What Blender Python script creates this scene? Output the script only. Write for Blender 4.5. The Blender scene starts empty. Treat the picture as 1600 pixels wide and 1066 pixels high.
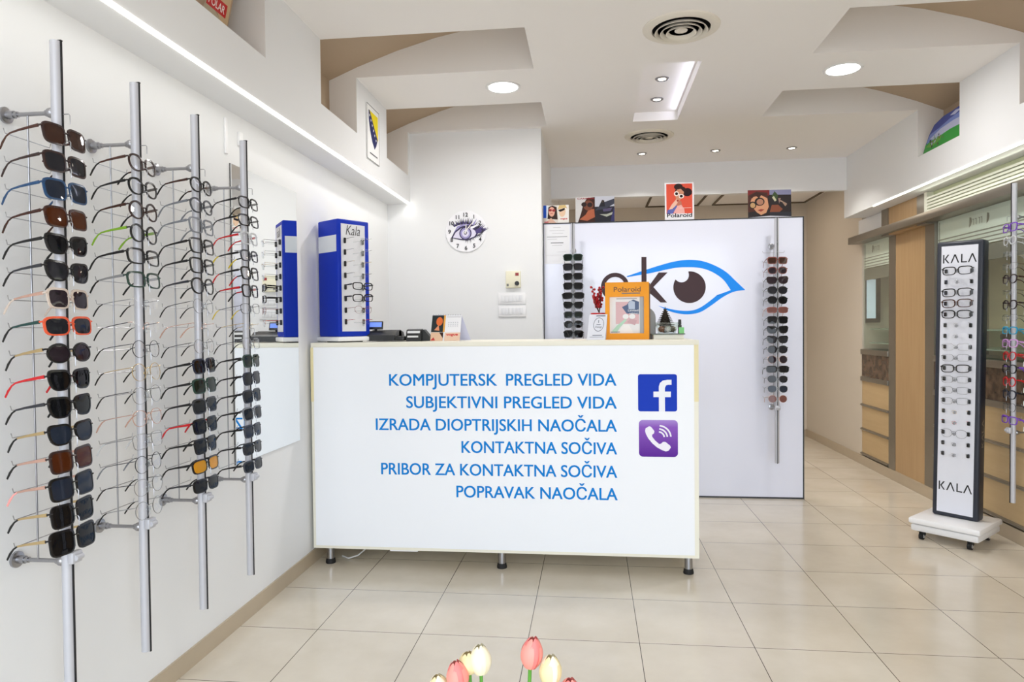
import bpy, bmesh, math, random
from mathutils import Vector, Matrix
random.seed(7)
PI = math.pi
sc = bpy.context.scene
COL = sc.collection

# ---------------------------------------------------------------- camera
cam_d = bpy.data.cameras.new('camera')
cam = bpy.data.objects.new('camera', cam_d); COL.objects.link(cam)
F_PX, PITCH, YAW, ROLL = 1075.121, -0.020423659, -0.114875325, 0.009916055
cam_d.sensor_width = 36.0; cam_d.lens = 36.0*F_PX/1600.0
cam_d.clip_start = 0.05; cam_d.clip_end = 100
cp, sp, cy, sy, cr, sr = math.cos(PITCH), math.sin(PITCH), math.cos(YAW), math.sin(YAW), math.cos(ROLL), math.sin(ROLL)
fwd = Vector((sy*cp, cy*cp, sp)); right = Vector((cy, -sy, 0)); down = fwd.cross(right)
r2 = cr*right + sr*down; d2 = -sr*right + cr*down
M3 = Matrix((r2, -d2, -fwd)).transposed()
cam.matrix_world = Matrix.Translation((1.61637, -2.34048, 1.27952)) @ M3.to_4x4()
sc.camera = cam

# ---------------------------------------------------------------- world, exposure
sc.view_settings.view_transform = 'Standard'; sc.view_settings.look = 'None'
sc.view_settings.gamma = 1.0; sc.view_settings.use_curve_mapping = False
sc.view_settings.exposure = 0.04
sc.cycles.transparent_max_bounces = 32
sc.cycles.max_bounces = 10; sc.cycles.diffuse_bounces = 6
w = bpy.data.worlds.new('daylight'); sc.world = w; w.use_nodes = True
bg = w.node_tree.nodes['Background']
bg.inputs[1].default_value = 5.0
_nt = w.node_tree                          # overcast sky above the horizon, duller street below it
_tc = _nt.nodes.new('ShaderNodeTexCoord'); _sp = _nt.nodes.new('ShaderNodeSeparateXYZ'); _rp = _nt.nodes.new('ShaderNodeValToRGB'); _mr = _nt.nodes.new('ShaderNodeMapRange')
_mr.inputs[1].default_value = -1; _mr.inputs[2].default_value = 1
_rp.color_ramp.elements[0].position = 0.49; _rp.color_ramp.elements[0].color = (0.36, 0.36, 0.37, 1)
_rp.color_ramp.elements[1].position = 0.53; _rp.color_ramp.elements[1].color = (0.82, 0.91, 1.0, 1)
_nt.links.new(_tc.outputs['Generated'], _sp.inputs[0]); _nt.links.new(_sp.outputs[2], _mr.inputs[0]); _nt.links.new(_mr.outputs[0], _rp.inputs[0]); _nt.links.new(_rp.outputs[0], bg.inputs[0])

def lamp(name, kind, loc, power, color=(1, 1, 1), rot=(0, 0, 0), parent=None, **kw):
    d = bpy.data.lights.new(name, kind); d.energy = power; d.color = color
    for k, v in kw.items(): setattr(d, k, v)
    o = bpy.data.objects.new(name, d); COL.objects.link(o)
    o.location = loc; o.rotation_euler = rot
    if parent: o.parent = parent
    return o
p_ = lamp('shop_window_portal', 'AREA', (2.07, -3.62, 1.35), 1, rot=(PI/2, 0, 0), shape='RECTANGLE', size=3.7, size_y=2.55)
p_.data.cycles.is_portal = True
# LED strips along both bulkheads
for nm, x, y0, y1, tilt in (('led_light_west', 0.262, -3.3, 2.70, 0.0), ('led_light_east', 3.850, -3.3, 3.40, 0.0)):
    lamp(nm, 'AREA', (x, (y0+y1)/2, 2.196), 2.6, (1.0, 0.985, 0.95), (0, 0, 0), shape='RECTANGLE', size=0.012, size_y=y1-y0)
lamp('back_room_lamp', 'AREA', (3.2, 4.9, 2.62), 5, (1.0, 0.84, 0.66), shape='DISK', size=0.3)

# ---------------------------------------------------------------- materials
def lin(c):
    def f(v):
        v = v/255.0
        return v/12.92 if v <= 0.04045 else ((v+0.055)/1.055)**2.4
    return (f(c[0]), f(c[1]), f(c[2]), 1.0)
MATS = {}
def M(rgb, rough=0.5, metal=0.0, spec=0.5, noise=0.0, scale=8.0, coat=0.0, name=None):
    key = ('p', tuple(rgb), rough, metal, spec, noise, scale, coat)
    if key in MATS: return MATS[key]
    m = bpy.data.materials.new(name or 'mat_%d_%d_%d' % tuple(rgb)); m.use_nodes = True
    nt = m.node_tree; b = nt.nodes['Principled BSDF']
    b.inputs['Base Color'].default_value = lin(rgb); b.inputs['Roughness'].default_value = rough
    b.inputs['Metallic'].default_value = metal; b.inputs['Specular IOR Level'].default_value = spec
    if coat: b.inputs['Coat Weight'].default_value = coat; b.inputs['Coat Roughness'].default_value = 0.05
    if noise > 0:
        tc = nt.nodes.new('ShaderNodeTexCoord'); n = nt.nodes.new('ShaderNodeTexNoise')
        n.inputs['Scale'].default_value = scale; n.inputs['Detail'].default_value = 4
        mx = nt.nodes.new('ShaderNodeMix'); mx.data_type = 'RGBA'
        c = lin(rgb); mx.inputs[6].default_value = c
        mx.inputs[7].default_value = (c[0]*(1-noise), c[1]*(1-noise), c[2]*(1-noise), 1)
        nt.links.new(tc.outputs['Object'], n.inputs['Vector']); nt.links.new(n.outputs['Fac'], mx.inputs[0])
        nt.links.new(mx.outputs[2], b.inputs['Base Color'])
    MATS[key] = m
    return m
def emis(rgb, strength, name):
    m = bpy.data.materials.new(name); m.use_nodes = True
    b = m.node_tree.nodes['Principled BSDF']
    b.inputs['Base Color'].default_value = lin(rgb)
    b.inputs['Emission Color'].default_value = lin(rgb); b.inputs['Emission Strength'].default_value = strength
    return m
def glass(name, tint, trans, ior=1.45, rough=0.02, gloss=(1, 1, 1)):
    """thin pane: tinted transparency with a fresnel reflection, mixed with a body colour by 1-trans"""
    key = ('g', name)
    if key in MATS: return MATS[key]
    m = bpy.data.materials.new(name); m.use_nodes = True
    nt = m.node_tree; nt.nodes.clear()
    out = nt.nodes.new('ShaderNodeOutputMaterial')
    tr = nt.nodes.new('ShaderNodeBsdfTransparent'); tr.inputs[0].default_value = lin(tint)
    df = nt.nodes.new('ShaderNodeBsdfPrincipled'); df.inputs['Base Color'].default_value = lin(tint)
    df.inputs['Roughness'].default_value = 0.3; df.inputs['Specular IOR Level'].default_value = 0.0
    m1 = nt.nodes.new('ShaderNodeMixShader'); m1.inputs[0].default_value = trans
    gl = nt.nodes.new('ShaderNodeBsdfGlossy'); gl.inputs['Roughness'].default_value = rough
    gl.inputs[0].default_value = (*gloss, 1)
    lw = nt.nodes.new('ShaderNodeLayerWeight'); lw.inputs[0].default_value = 0.5
    pw = nt.nodes.new('ShaderNodeMath'); pw.operation = 'POWER'; pw.inputs[1].default_value = 4.0
    fr = nt.nodes.new('ShaderNodeMath'); fr.operation = 'MULTIPLY_ADD'; fr.inputs[1].default_value = 0.6; fr.inputs[2].default_value = ((ior-1)/(ior+1))**2
    nt.links.new(lw.outputs['Facing'], pw.inputs[0]); nt.links.new(pw.outputs[0], fr.inputs[0])
    m2 = nt.nodes.new('ShaderNodeMixShader')
    L = nt.links.new
    L(df.outputs[0], m1.inputs[1]); L(tr.outputs[0], m1.inputs[2])
    L(fr.outputs[0], m2.inputs[0]); L(m1.outputs[0], m2.inputs[1]); L(gl.outputs[0], m2.inputs[2])
    L(m2.outputs[0], out.inputs[0])
    MATS[key] = m
    return m

WALL = M((234, 235, 236), 0.7, noise=0.02, scale=3, name='white_wall_paint')
CREAM = M((212, 202, 187), 0.7, noise=0.02, scale=3, name='cream_wall_paint')
CEIL = M((240, 237, 234), 0.75, noise=0.02, scale=3, name='ceiling_paint')
TAN = M((182, 162, 138), 0.7, noise=0.04, scale=3, name='tan_vault_paint')
CHROME = M((168, 168, 172), 0.28, 1.0, name='chrome')
ALU = M((196, 197, 204), 0.42, 0.25, noise=0.03, scale=40, name='brushed_aluminium')
STEEL = M((150, 144, 134), 0.34, 0.8, noise=0.08, scale=30, name='brushed_steel')
BLACK = M((18, 18, 20), 0.35, name='black_plastic')
RUBBER = M((22, 22, 24), 0.7, name='black_rubber')
WHITE = M((243, 243, 244), 0.3, name='white_plastic')
PAPER = M((240, 240, 242), 0.6, name='white_paper')
CLEAR = glass('clear_plastic', (245, 247, 248), 0.92)
PANE = glass('cabinet_glass', (247, 251, 248), 0.985)
SHELFGLASS = glass('shelf_glass', (206, 230, 216), 0.55)

def mat_floor():
    m = bpy.data.materials.new('polished_beige_tile'); m.use_nodes = True
    nt = m.node_tree; b = nt.nodes['Principled BSDF']; L = nt.links.new
    tc = nt.nodes.new('ShaderNodeTexCoord'); br = nt.nodes.new('ShaderNodeTexBrick')
    br.offset = 0.0; br.squash = 1.0
    br.inputs['Scale'].default_value = 1.0; br.inputs['Brick Width'].default_value = 0.45
    br.inputs['Row Height'].default_value = 0.44719; br.inputs['Mortar Size'].default_value = 0.0016
    br.inputs['Mortar Smooth'].default_value = 0.1; br.inputs['Bias'].default_value = 0.0
    br.inputs['Color1'].default_value = lin((226, 218, 204)); br.inputs['Color2'].default_value = lin((219, 210, 195))
    br.inputs['Mortar'].default_value = lin((84, 72, 60))
    L(tc.outputs['Object'], br.inputs['Vector'])
    n = nt.nodes.new('ShaderNodeTexNoise'); n.inputs['Scale'].default_value = 2.6; n.inputs['Detail'].default_value = 6
    n.inputs['Roughness'].default_value = 0.6
    L(tc.outputs['Object'], n.inputs['Vector'])
    rp = nt.nodes.new('ShaderNodeValToRGB')
    rp.color_ramp.elements[0].position = 0.3; rp.color_ramp.elements[0].color = (0.86, 0.84, 0.80, 1)
    rp.color_ramp.elements[1].position = 0.7; rp.color_ramp.elements[1].color = (1, 1, 1, 1)
    L(n.outputs['Fac'], rp.inputs[0])
    mx = nt.nodes.new('ShaderNodeMix'); mx.data_type = 'RGBA'; mx.blend_type = 'MULTIPLY'; mx.inputs[0].default_value = 1
    L(br.outputs['Color'], mx.inputs[6]); L(rp.outputs[0], mx.inputs[7]); L(mx.outputs[2], b.inputs['Base Color'])
    b.inputs['Roughness'].default_value = 0.16; b.inputs['Specular IOR Level'].default_value = 0.55
    return m
def mat_wood(name, c1, c2, axis_scale=(14, 14, 1.1)):
    m = bpy.data.materials.new(name); m.use_nodes = True
    nt = m.node_tree; b = nt.nodes['Principled BSDF']; L = nt.links.new
    tc = nt.nodes.new('ShaderNodeTexCoord'); mp = nt.nodes.new('ShaderNodeMapping')
    mp.inputs['Scale'].default_value = axis_scale
    n = nt.nodes.new('ShaderNodeTexNoise'); n.inputs['Scale'].default_value = 3; n.inputs['Detail'].default_value = 8
    mx = nt.nodes.new('ShaderNodeMix'); mx.data_type = 'RGBA'
    mx.inputs[6].default_value = lin(c1); mx.inputs[7].default_value = lin(c2)
    L(tc.outputs['Object'], mp.inputs[0]); L(mp.outputs[0], n.inputs['Vector']); L(n.outputs['Fac'], mx.inputs[0])
    L(mx.outputs[2], b.inputs['Base Color']); b.inputs['Roughness'].default_value = 0.38
    return m
FLOOR = mat_floor()
WOOD = mat_wood('maple_veneer', (192, 160, 118), (174, 140, 98))
WOODH = mat_wood('maple_veneer_horizontal', (206, 180, 136), (190, 160, 116), (14, 1.1, 14))
def mat_granite():
    m = bpy.data.materials.new('brown_granite'); m.use_nodes = True
    nt = m.node_tree; b = nt.nodes['Principled BSDF']; L = nt.links.new
    tc = nt.nodes.new('ShaderNodeTexCoord'); n = nt.nodes.new('ShaderNodeTexNoise')
    n.inputs['Scale'].default_value = 16; n.inputs['Detail'].default_value = 8
    rp = nt.nodes.new('ShaderNodeValToRGB')
    rp.color_ramp.elements[0].position = 0.35; rp.color_ramp.elements[0].color = lin((58, 42, 32))
    rp.color_ramp.elements[1].position = 0.7; rp.color_ramp.elements[1].color = lin((112, 88, 70))
    L(tc.outputs['Object'], n.inputs['Vector']); L(n.outputs['Fac'], rp.inputs[0]); L(rp.outputs[0], b.inputs['Base Color'])
    b.inputs['Roughness'].default_value = 0.2
    return m
GRANITE = mat_granite()
def mat_mirror():
    m = bpy.data.materials.new('mirror_silver'); m.use_nodes = True
    b = m.node_tree.nodes['Principled BSDF']
    b.inputs['Base Color'].default_value = (0.9, 0.92, 0.92, 1); b.inputs['Metallic'].default_value = 1; b.inputs['Roughness'].default_value = 0.0
    return m
MIRROR = mat_mirror()

# ---------------------------------------------------------------- mesh building
class MB:
    def __init__(s): s.v = []; s.f = []; s.m = []; s.cur = 0
    def add(s, vs, fs, mi=None):
        o = len(s.v); s.v += [tuple(v) for v in vs]
        for f in fs: s.f.append(tuple(i+o for i in f)); s.m.append(s.cur if mi is None else mi)
        return s
    def box(s, x0, x1, y0, y1, z0, z1, bevel=0.0, seg=2, mat=None, mi=None):
        if bevel <= 0:
            v = [(x0, y0, z0), (x1, y0, z0), (x1, y1, z0), (x0, y1, z0), (x0, y0, z1), (x1, y0, z1), (x1, y1, z1), (x0, y1, z1)]
            f = [(0, 3, 2, 1), (4, 5, 6, 7), (0, 1, 5, 4), (1, 2, 6, 5), (2, 3, 7, 6), (3, 0, 4, 7)]
        else:
            bm = bmesh.new(); bmesh.ops.create_cube(bm, size=1)
            for q in bm.verts:
                q.co = Vector(((x0+x1)/2+q.co.x*(x1-x0), (y0+y1)/2+q.co.y*(y1-y0), (z0+z1)/2+q.co.z*(z1-z0)))
            bmesh.ops.bevel(bm, geom=list(bm.edges), offset=bevel, segments=seg, profile=0.5, affect='EDGES')
            bm.verts.index_update()
            v = [q.co.copy() for q in bm.verts]; f = [tuple(q.index for q in fc.verts) for fc in bm.faces]; bm.free()
        if mat is not None: v = [mat @ Vector(q) for q in v]
        return s.add(v, f, mi)
    def tube(s, path, r, n=8, closed=False, ry=None, mi=None, up=(0, 0, 1)):
        P = [Vector(p) for p in path]; k = len(P)
        rs = r if isinstance(r, (list, tuple)) else [r]*k
        rys = ry if isinstance(ry, (list, tuple)) else ([ry]*k if ry else rs)
        vs = []
        U = Vector(up); prevn = None
        for i, p in enumerate(P):
            a = P[(i-1) % k] if (closed or i > 0) else P[i]
            b = P[(i+1) % k] if (closed or i < k-1) else P[i]
            t = (b-a).normalized()
            if prevn is None:
                nrm = t.cross(U)
                if nrm.length < 1e-3: nrm = t.cross(Vector((1, 0, 0)))
                if nrm.length < 1e-3: nrm = t.cross(Vector((0, 1, 0)))
                nrm.normalize()
            else:
                nrm = prevn - t*prevn.dot(t)
                nrm.normalize()
            prevn = nrm
            bn = nrm.cross(t)
            for j in range(n):
                a_ = 2*PI*j/n
                vs.append(p + nrm*math.cos(a_)*rs[i] + bn*math.sin(a_)*rys[i])
        fs = []
        for i in range(k if closed else k-1):
            for j in range(n):
                i2 = (i+1) % k; j2 = (j+1) % n
                fs.append((i*n+j, i2*n+j, i2*n+j2, i*n+j2))
        if not closed:
            fs.append(tuple(range(n))); fs.append(tuple((k-1)*n+j for j in reversed(range(n))))
        return s.add(vs, fs, mi)
    def lathe(s, prof, c=(0, 0, 0), n=24, mi=None, mat=None):
        """profile of (r, z) turned about +Z through c"""
        vs = []; k = len(prof)
        for r, z in prof:
            for j in range(n):
                a = 2*PI*j/n; vs.append(Vector((c[0]+r*math.cos(a), c[1]+r*math.sin(a), c[2]+z)))
        fs = []
        for i in range(k-1):
            for j in range(n):
                j2 = (j+1) % n; fs.append((i*n+j, i*n+j2, (i+1)*n+j2, (i+1)*n+j))
        if prof[0][0] > 1e-5: fs.append(tuple(reversed(range(n))))
        if prof[-1][0] > 1e-5: fs.append(tuple((k-1)*n+j for j in range(n)))
        if mat is not None: vs = [mat @ v for v in vs]
        return s.add(vs, fs, mi)
    def ball(s, c, r, n=12, m=8, mi=None, sc_=(1, 1, 1)):
        vs = []
        for i in range(1, m):
            t = PI*i/m
            for j in range(n):
                a = 2*PI*j/n
                vs.append((c[0]+r*sc_[0]*math.sin(t)*math.cos(a), c[1]+r*sc_[1]*math.sin(t)*math.sin(a), c[2]+r*sc_[2]*math.cos(t)))
        vs += [(c[0], c[1], c[2]+r*sc_[2]), (c[0], c[1], c[2]-r*sc_[2])]
        T = len(vs)-2; B = T+1; fs = []
        for i in range(m-2):
            for j in range(n):
                j2 = (j+1) % n; fs.append((i*n+j, (i+1)*n+j, (i+1)*n+j2, i*n+j2))
        for j in range(n):
            j2 = (j+1) % n; fs.append((T, j, j2)); fs.append((B, (m-2)*n+j2, (m-2)*n+j))
        return s.add(vs, fs, mi)
    def prism(s, poly, O, ux, uy, d, mi=None):
        """polygon (2D) in the plane O + a*ux + b*uy, extruded by d (3D)"""
        O = Vector(O); ux = Vector(ux); uy = Vector(uy); d = Vector(d); n = len(poly)
        v = [O+ux*a+uy*b for a, b in poly]; v += [q+d for q in v]
        f = [tuple(reversed(range(n))), tuple(range(n, 2*n))]
        for i in range(n): f.append((i, (i+1) % n, n+(i+1) % n, n+i))
        return s.add(v, f, mi)
    def quad(s, a, b, c, d, mi=None): return s.add([a, b, c, d], [(0, 1, 2, 3)], mi)
    def build(s, name, mats, parent=None, smooth=True, tri=False):
        me = bpy.data.meshes.new(name)
        me.from_pydata(s.v, [], s.f)
        if not isinstance(mats, (list, tuple)): mats = [mats]
        for m in mats: me.materials.append(m)
        if len(mats) > 1: me.polygons.foreach_set('material_index', s.m)
        bm = bmesh.new(); bm.from_mesh(me); bmesh.ops.recalc_face_normals(bm, faces=bm.faces); bm.to_mesh(me); bm.free()
        if smooth:
            me.polygons.foreach_set('use_smooth', [True]*len(me.polygons))
            me.set_sharp_from_angle(angle=math.radians(38))
        me.update()
        o = bpy.data.objects.new(name, me); COL.objects.link(o)
        if parent: o.parent = parent
        return o

def tag(o, label, cat, group=None, kind=None):
    o['label'] = label; o['category'] = cat
    if group: o['group'] = group
    if kind: o['kind'] = kind
    return o
def thing(name, label, cat, loc=(0, 0, 0), rz=0.0, group=None, rot=None):
    o = bpy.data.objects.new(name, None); COL.objects.link(o); o.empty_display_size = 0.05
    o.location = loc; o.rotation_euler = rot or (0, 0, rz)
    return tag(o, label, cat, group)
def struct(o):
    o['kind'] = 'structure'; return o
def bx(name, m, dims, parent=None, bevel=0.0):
    return MB().box(*dims, bevel=bevel).build(name, m, parent)

_txt_cache = {}
def text_geo(s, weight=0.0, shear=0.0):
    key = (s, weight, shear)
    if key not in _txt_cache:
        cu = bpy.data.curves.new('lettering', 'FONT'); cu.body = s; cu.size = 1.0; cu.resolution_u = 4
        cu.offset = weight; cu.shear = shear
        ob = bpy.data.objects.new('lettering_source', cu); COL.objects.link(ob)
        bpy.context.view_layer.update()
        dg = bpy.context.evaluated_depsgraph_get()
        me = bpy.data.meshes.new_from_object(ob.evaluated_get(dg))
        v = [(q.co.x, q.co.y) for q in me.vertices]; f = [tuple(p.vertices) for p in me.polygons]
        bpy.data.objects.remove(ob); bpy.data.curves.remove(cu); bpy.data.meshes.remove(me)
        _txt_cache[key] = (v, f)
    return _txt_cache[key]
def cap_h(weight=0.0):
    v, _ = text_geo('H', weight); return max(q[1] for q in v)-min(q[1] for q in v)
def text(mb, s, O, ux, uz, width=None, cap=None, center=False, weight=0.0, shear=0.0, off=0.0006, mi=None):
    """lettering as thin flat letters; O is the left end of the baseline (or its middle)"""
    v, f = text_geo(s, weight, shear)
    if not v: return mb
    x0 = min(q[0] for q in v); x1 = max(q[0] for q in v)
    ky = cap/cap_h(weight); kx = (width/(x1-x0)) if width else ky
    ux = Vector(ux).normalized(); uz = Vector(uz).normalized(); nrm = ux.cross(uz)
    O = Vector(O); sh = (x1-x0)*kx/2 if center else 0
    return mb.add([O+ux*((a-x0)*kx-sh)+uz*(b*ky)+nrm*off for a, b in v], f, mi)

class Art:
    """flat printed picture: stacked shapes in unit coordinates (u to the right, v up)"""
    def __init__(s, O, ux, uz, w, h, th, base):
        s.O = Vector(O); s.ux = Vector(ux).normalized(); s.uz = Vector(uz).normalized()
        s.n = s.ux.cross(s.uz); s.w = w; s.h = h
        s.mb = MB(); s.mats = []; s.k = 0
        s.mb.prism([(0, 0), (w, 0), (w, h), (0, h)], s.O-s.n*th, s.ux, s.uz, s.n*th, mi=s._mi(base))
    def _mi(s, c):
        m = c if not isinstance(c, tuple) else M(c, 0.5, 0.0, 0.2)
        if m not in s.mats: s.mats.append(m)
        return s.mats.index(m)
    def P(s, v, u): pass
    def pt(s, u, v): return s.O+s.ux*(u*s.w)+s.uz*(v*s.h)+s.n*(0.0003+0.00012*s.k)
    def poly(s, c, pts):
        s.k += 1; s.mb.add([s.pt(u, v) for u, v in pts], [tuple(range(len(pts)))], s._mi(c)); return s
    def rect(s, c, u0, v0, u1, v1): return s.poly(c, [(u0, v0), (u1, v0), (u1, v1), (u0, v1)])
    def ell(s, c, u, v, a, b, rot=0, n=20):
        pts = []
        for i in range(n):
            t = 2*PI*i/n; x = a*math.cos(t)*s.w; y = b*math.sin(t)*s.h
            pts.append((u+(x*math.cos(rot)-y*math.sin(rot))/s.w, v+(x*math.sin(rot)+y*math.cos(rot))/s.h))
        return s.poly(c, pts)
    def text(s, c, t, u, v, wd, cap, weight=0.0, shear=0.0, rot=0):
        s.k += 1
        ux = s.ux*math.cos(rot)+s.uz*math.sin(rot); uz = s.uz*math.cos(rot)-s.ux*math.sin(rot)
        text(s.mb, t, s.O+s.ux*(u*s.w)+s.uz*(v*s.h), ux, uz, width=wd*s.w if wd else None, cap=cap*s.h, weight=weight, shear=shear,
             off=0.0003+0.00012*s.k, mi=s._mi(c)); return s
    def lines(s, c, u0, u1, v0, v1, n, th=0.012):
        for i in range(n):
            v = v1+(v0-v1)*i/max(1, n-1); d = random.uniform(0, 0.15)*(u1-u0)
            s.rect(c, u0+d*0.5, v, u1-d, v+th)
        return s
    def build(s, name, parent=None): return s.mb.build(name, s.mats, parent, smooth=False)

# ================================================================ ROOM
XL, XR, ZC, ZS = 0.095, 4.06, 2.735, 2.21
Y0, YB, YREAR = -3.6, 2.73, 5.85
FXL, FXR = 0.272, 3.845
struct(MB().box(-0.1, 4.7, Y0-0.1, 6.0, -0.08, 0).build('floor', FLOOR))
struct(bx('wall_left', WALL, (-0.1, XL, Y0, YB, 0, 3.15)))
struct(bx('wall_back', WALL, (-0.1, 1.26, YB, 6.0, 0, 3.15)))
struct(bx('wall_rear', CREAM, (1.26, 4.7, YREAR, 6.0, 0, 3.15)))
struct(bx('wall_right', CREAM, (XR, 4.7, 4.235, YREAR, 0, 3.15)))
struct(bx('wall_cabinets', CREAM, (4.45, 4.7, Y0, 4.235, 0, 3.15)))
m = MB()                                   # shop front: piers round the wide window behind the camera
m.box(-0.1, 0.2, Y0-0.12, Y0, 0, 3.15); m.box(3.95, 4.7, Y0-0.12, Y0, 0, 3.15)
m.box(0.2, 3.95, Y0-0.12, Y0, 2.65, 3.15); m.box(0.2, 3.95, Y0-0.12, Y0, 0, 0.06)
struct(m.build('wall_front', WALL))

OPEN = [(-0.11, 0.425), (1.02, 1.555), (2.145, 2.68)]
YH = 4.0
# ceiling plane with coffers, and the bulkhead faces they cut into
m = MB()
HL = [(0.108, 1.305, a, b) for a, b in OPEN]; HR = [(2.812, 4.009, a, b) for a, b in OPEN]
HC = [(1.921, 2.233, 1.58, 2.665)]
holes = HL+HR+HC
xs = sorted({-0.1, 4.7} | {h[0] for h in holes} | {h[1] for h in holes})
ys = sorted({Y0-0.12, YH+0.06} | {h[2] for h in holes} | {h[3] for h in holes})
for i in range(len(xs)-1):
    for j in range(len(ys)-1):
        cx, cy_ = (xs[i]+xs[i+1])/2, (ys[j]+ys[j+1])/2
        if any(h[0] < cx < h[1] and h[2] < cy_ < h[3] for h in holes): continue
        m.quad((xs[i], ys[j], ZC), (xs[i], ys[j+1], ZC), (xs[i+1], ys[j+1], ZC), (xs[i+1], ys[j], ZC))
VL = [(0.108, 2.726), (0.283, 2.797), (0.513, 2.875), (0.74, 2.937), (0.982, 2.982), (1.305, 3.01)]
ZL = 2.415
for side in (0, 1):
    mir = (lambda x: x) if side == 0 else (lambda x: 4.117-x)
    fx = FXL if side == 0 else FXR
    vin = mir(VL[0][0])
    for a, b in OPEN:
        prof = [(vin, ZL)]+[(mir(x), z) for x, z in VL]
        for y in (a, b):                  # end walls of the coffer
            m.add([(x, y, z) for x, z in prof]+[(mir(1.305), y, ZC), (fx, y, ZC), (fx, y, ZL)], [tuple(range(len(prof)+3))], 0)
        m.quad((mir(1.305), a, ZC), (mir(1.305), b, ZC), (mir(1.305), b, 3.01), (mir(1.305), a, 3.01), 0)
        m.quad((fx, a, ZL), (fx, b, ZL), (vin, b, ZL), (vin, a, ZL), 0)
        for k in range(len(prof)-1):      # tan vault
            (x1, z1), (x2, z2) = prof[k], prof[k+1]
            m.quad((x1, a, z1), (x1, b, z1), (x2, b, z2), (x2, a, z2), 1)
x0, x1, y0, y1 = HC[0]                      # light recess
zt = 2.797
for q in (((x0, y0), (x0, y1)), ((x0, y1), (x1, y1)), ((x1, y1), (x1, y0)), ((x1, y0), (x0, y0))):
    m.quad((*q[0], ZC), (*q[1], ZC), (*q[1], zt), (*q[0], zt), 0)
m.quad((x0, y0, zt), (x0, y1, zt), (x1, y1, zt), (x1, y0, zt), 0)
m.box(-0.1, 4.7, YH+0.06, 6.0, 2.66, 2.70, mi=0)
struct(m.build('ceiling', [CEIL, TAN], smooth=False))
struct(bx('trim_1', WALL, (1.26, FXR+0.002, YH, YH+0.06, 2.45, ZC+0.02)))          # beam over the passage
for nm, fx, wx, yend in (('trim_2', FXL, XL, YB), ('trim_3', FXR, 4.2, YH+0.06)):
    m = MB()
    ysx = sorted({Y0, yend} | {v for o in OPEN for v in o})
    m.quad((fx, Y0, ZS), (fx, yend, ZS), (fx, yend, ZL), (fx, Y0, ZL))
    for j in range(len(ysx)-1):
        c = (ysx[j]+ysx[j+1])/2
        if any(a < c < b for a, b in OPEN): continue
        m.quad((fx, ysx[j], ZL), (fx, ysx[j+1], ZL), (fx, ysx[j+1], ZC), (fx, ysx[j], ZC))
    m.quad((fx, Y0, ZS), (wx, Y0, ZS), (wx, yend, ZS), (fx, yend, ZS))
    m.quad((fx, yend, ZS), (wx, yend, ZS), (wx, yend, ZC), (fx, yend, ZC))
    struct(m.build(nm, WALL, smooth=False))
SKIRT = M((190, 174, 150), 0.3, noise=0.12, scale=9, name='tile_skirting')
struct(bx('baseboard_left', SKIRT, (XL, XL+0.009, Y0, YB, 0, 0.072)))
struct(bx('baseboard_back', SKIRT, (XL+0.009, 1.26, YB-0.009, YB, 0, 0.072)))
struct(bx('baseboard_right', SKIRT, (XR-0.010, XR, 0.9, YREAR, 0, 0.082)))
struct(bx('baseboard_rear', SKIRT, (1.26, XR-0.01, YREAR-0.009, YREAR, 0, 0.072)))
# hatch frames in the passage ceiling
DK = M((92, 78, 60), 0.6)
for k, (a, b, c, d) in enumerate([(2.25, 2.85, 5.0, 5.8), (3.0, 3.55, 5.0, 5.8), (3.66, 4.03, 4.9, 5.8)]):
    m = MB(); t = 0.022
    m.box(a, b, c, c+t, 2.648, 2.66); m.box(a, b, d-t, d, 2.648, 2.66); m.box(a, a+t, c+t, d-t, 2.648, 2.66); m.box(b-t, b, c+t, d-t, 2.648, 2.66)
    struct(m.build('trim_%d' % (k+4), DK))

# ---------------------------------------------------------------- ceiling fittings
RIM = M((225, 225, 225), 0.3)
LIT = emis((255, 253, 248), 9.0, 'lit_diffuser')
LITW = emis((255, 244, 224), 14.0, 'lit_bulb')
for x, y, l in ((1.096, 1.83, 'big round ceiling downlight on the side of the clock'), (3.056, 1.815, 'big round ceiling downlight nearest the grass picture')):
    t = thing('ceiling_downlight', l, 'ceiling light', (x, y, ZC), group='round downlights in the ceiling')
    MB().lathe([(0.088, 0), (0.088, -0.004), (0.1, -0.007), (0.106, -0.003), (0.106, 0.0)], n=36).build('trim_ring', RIM, t)
    MB().lathe([(0.0, -0.0055), (0.088, -0.0045), (0.088, -0.001)], n=36).build('diffuser', LIT, t)
    lamp('downlight_glow', 'AREA', (0, 0, -0.012), 11, (1, 0.98, 0.96), parent=t, shape='DISK', size=0.18)
SP = [(2.060, 2.00, zt, 'small spotlight nearer the big vent, in the lit ceiling recess', 3), (2.066, 2.385, zt, 'small spotlight farther from the big vent, in the lit ceiling recess', 3),
      (2.053, 3.597, ZC, 'small ceiling spotlight above the red poster, first of the row of three', 19), (2.656, 3.585, ZC, 'small ceiling spotlight in the middle of the row of three', 19),
      (3.27, 3.596, ZC, 'small ceiling spotlight nearest the wooden cabinets, last of the row of three', 19)]
for x, y, z, l, p in SP:
    t = thing('spotlight', l, 'spotlight', (x, y, z), group='small ceiling spotlights')
    MB().lathe([(0.024, 0), (0.024, -0.004), (0.034, -0.009), (0.042, -0.004), (0.042, 0)], n=24).build('trim_ring', CHROME, t)
    MB().lathe([(0.0, -0.006), (0.024, -0.004), (0.024, -0.001)], n=20).build('bulb', LITW, t)
    lamp('spot_glow', 'SPOT', (0, 0, -0.012), p*2.2, (1, 0.96, 0.9), parent=t, spot_size=math.radians(125), spot_blend=0.7, shadow_soft_size=0.025)
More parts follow.
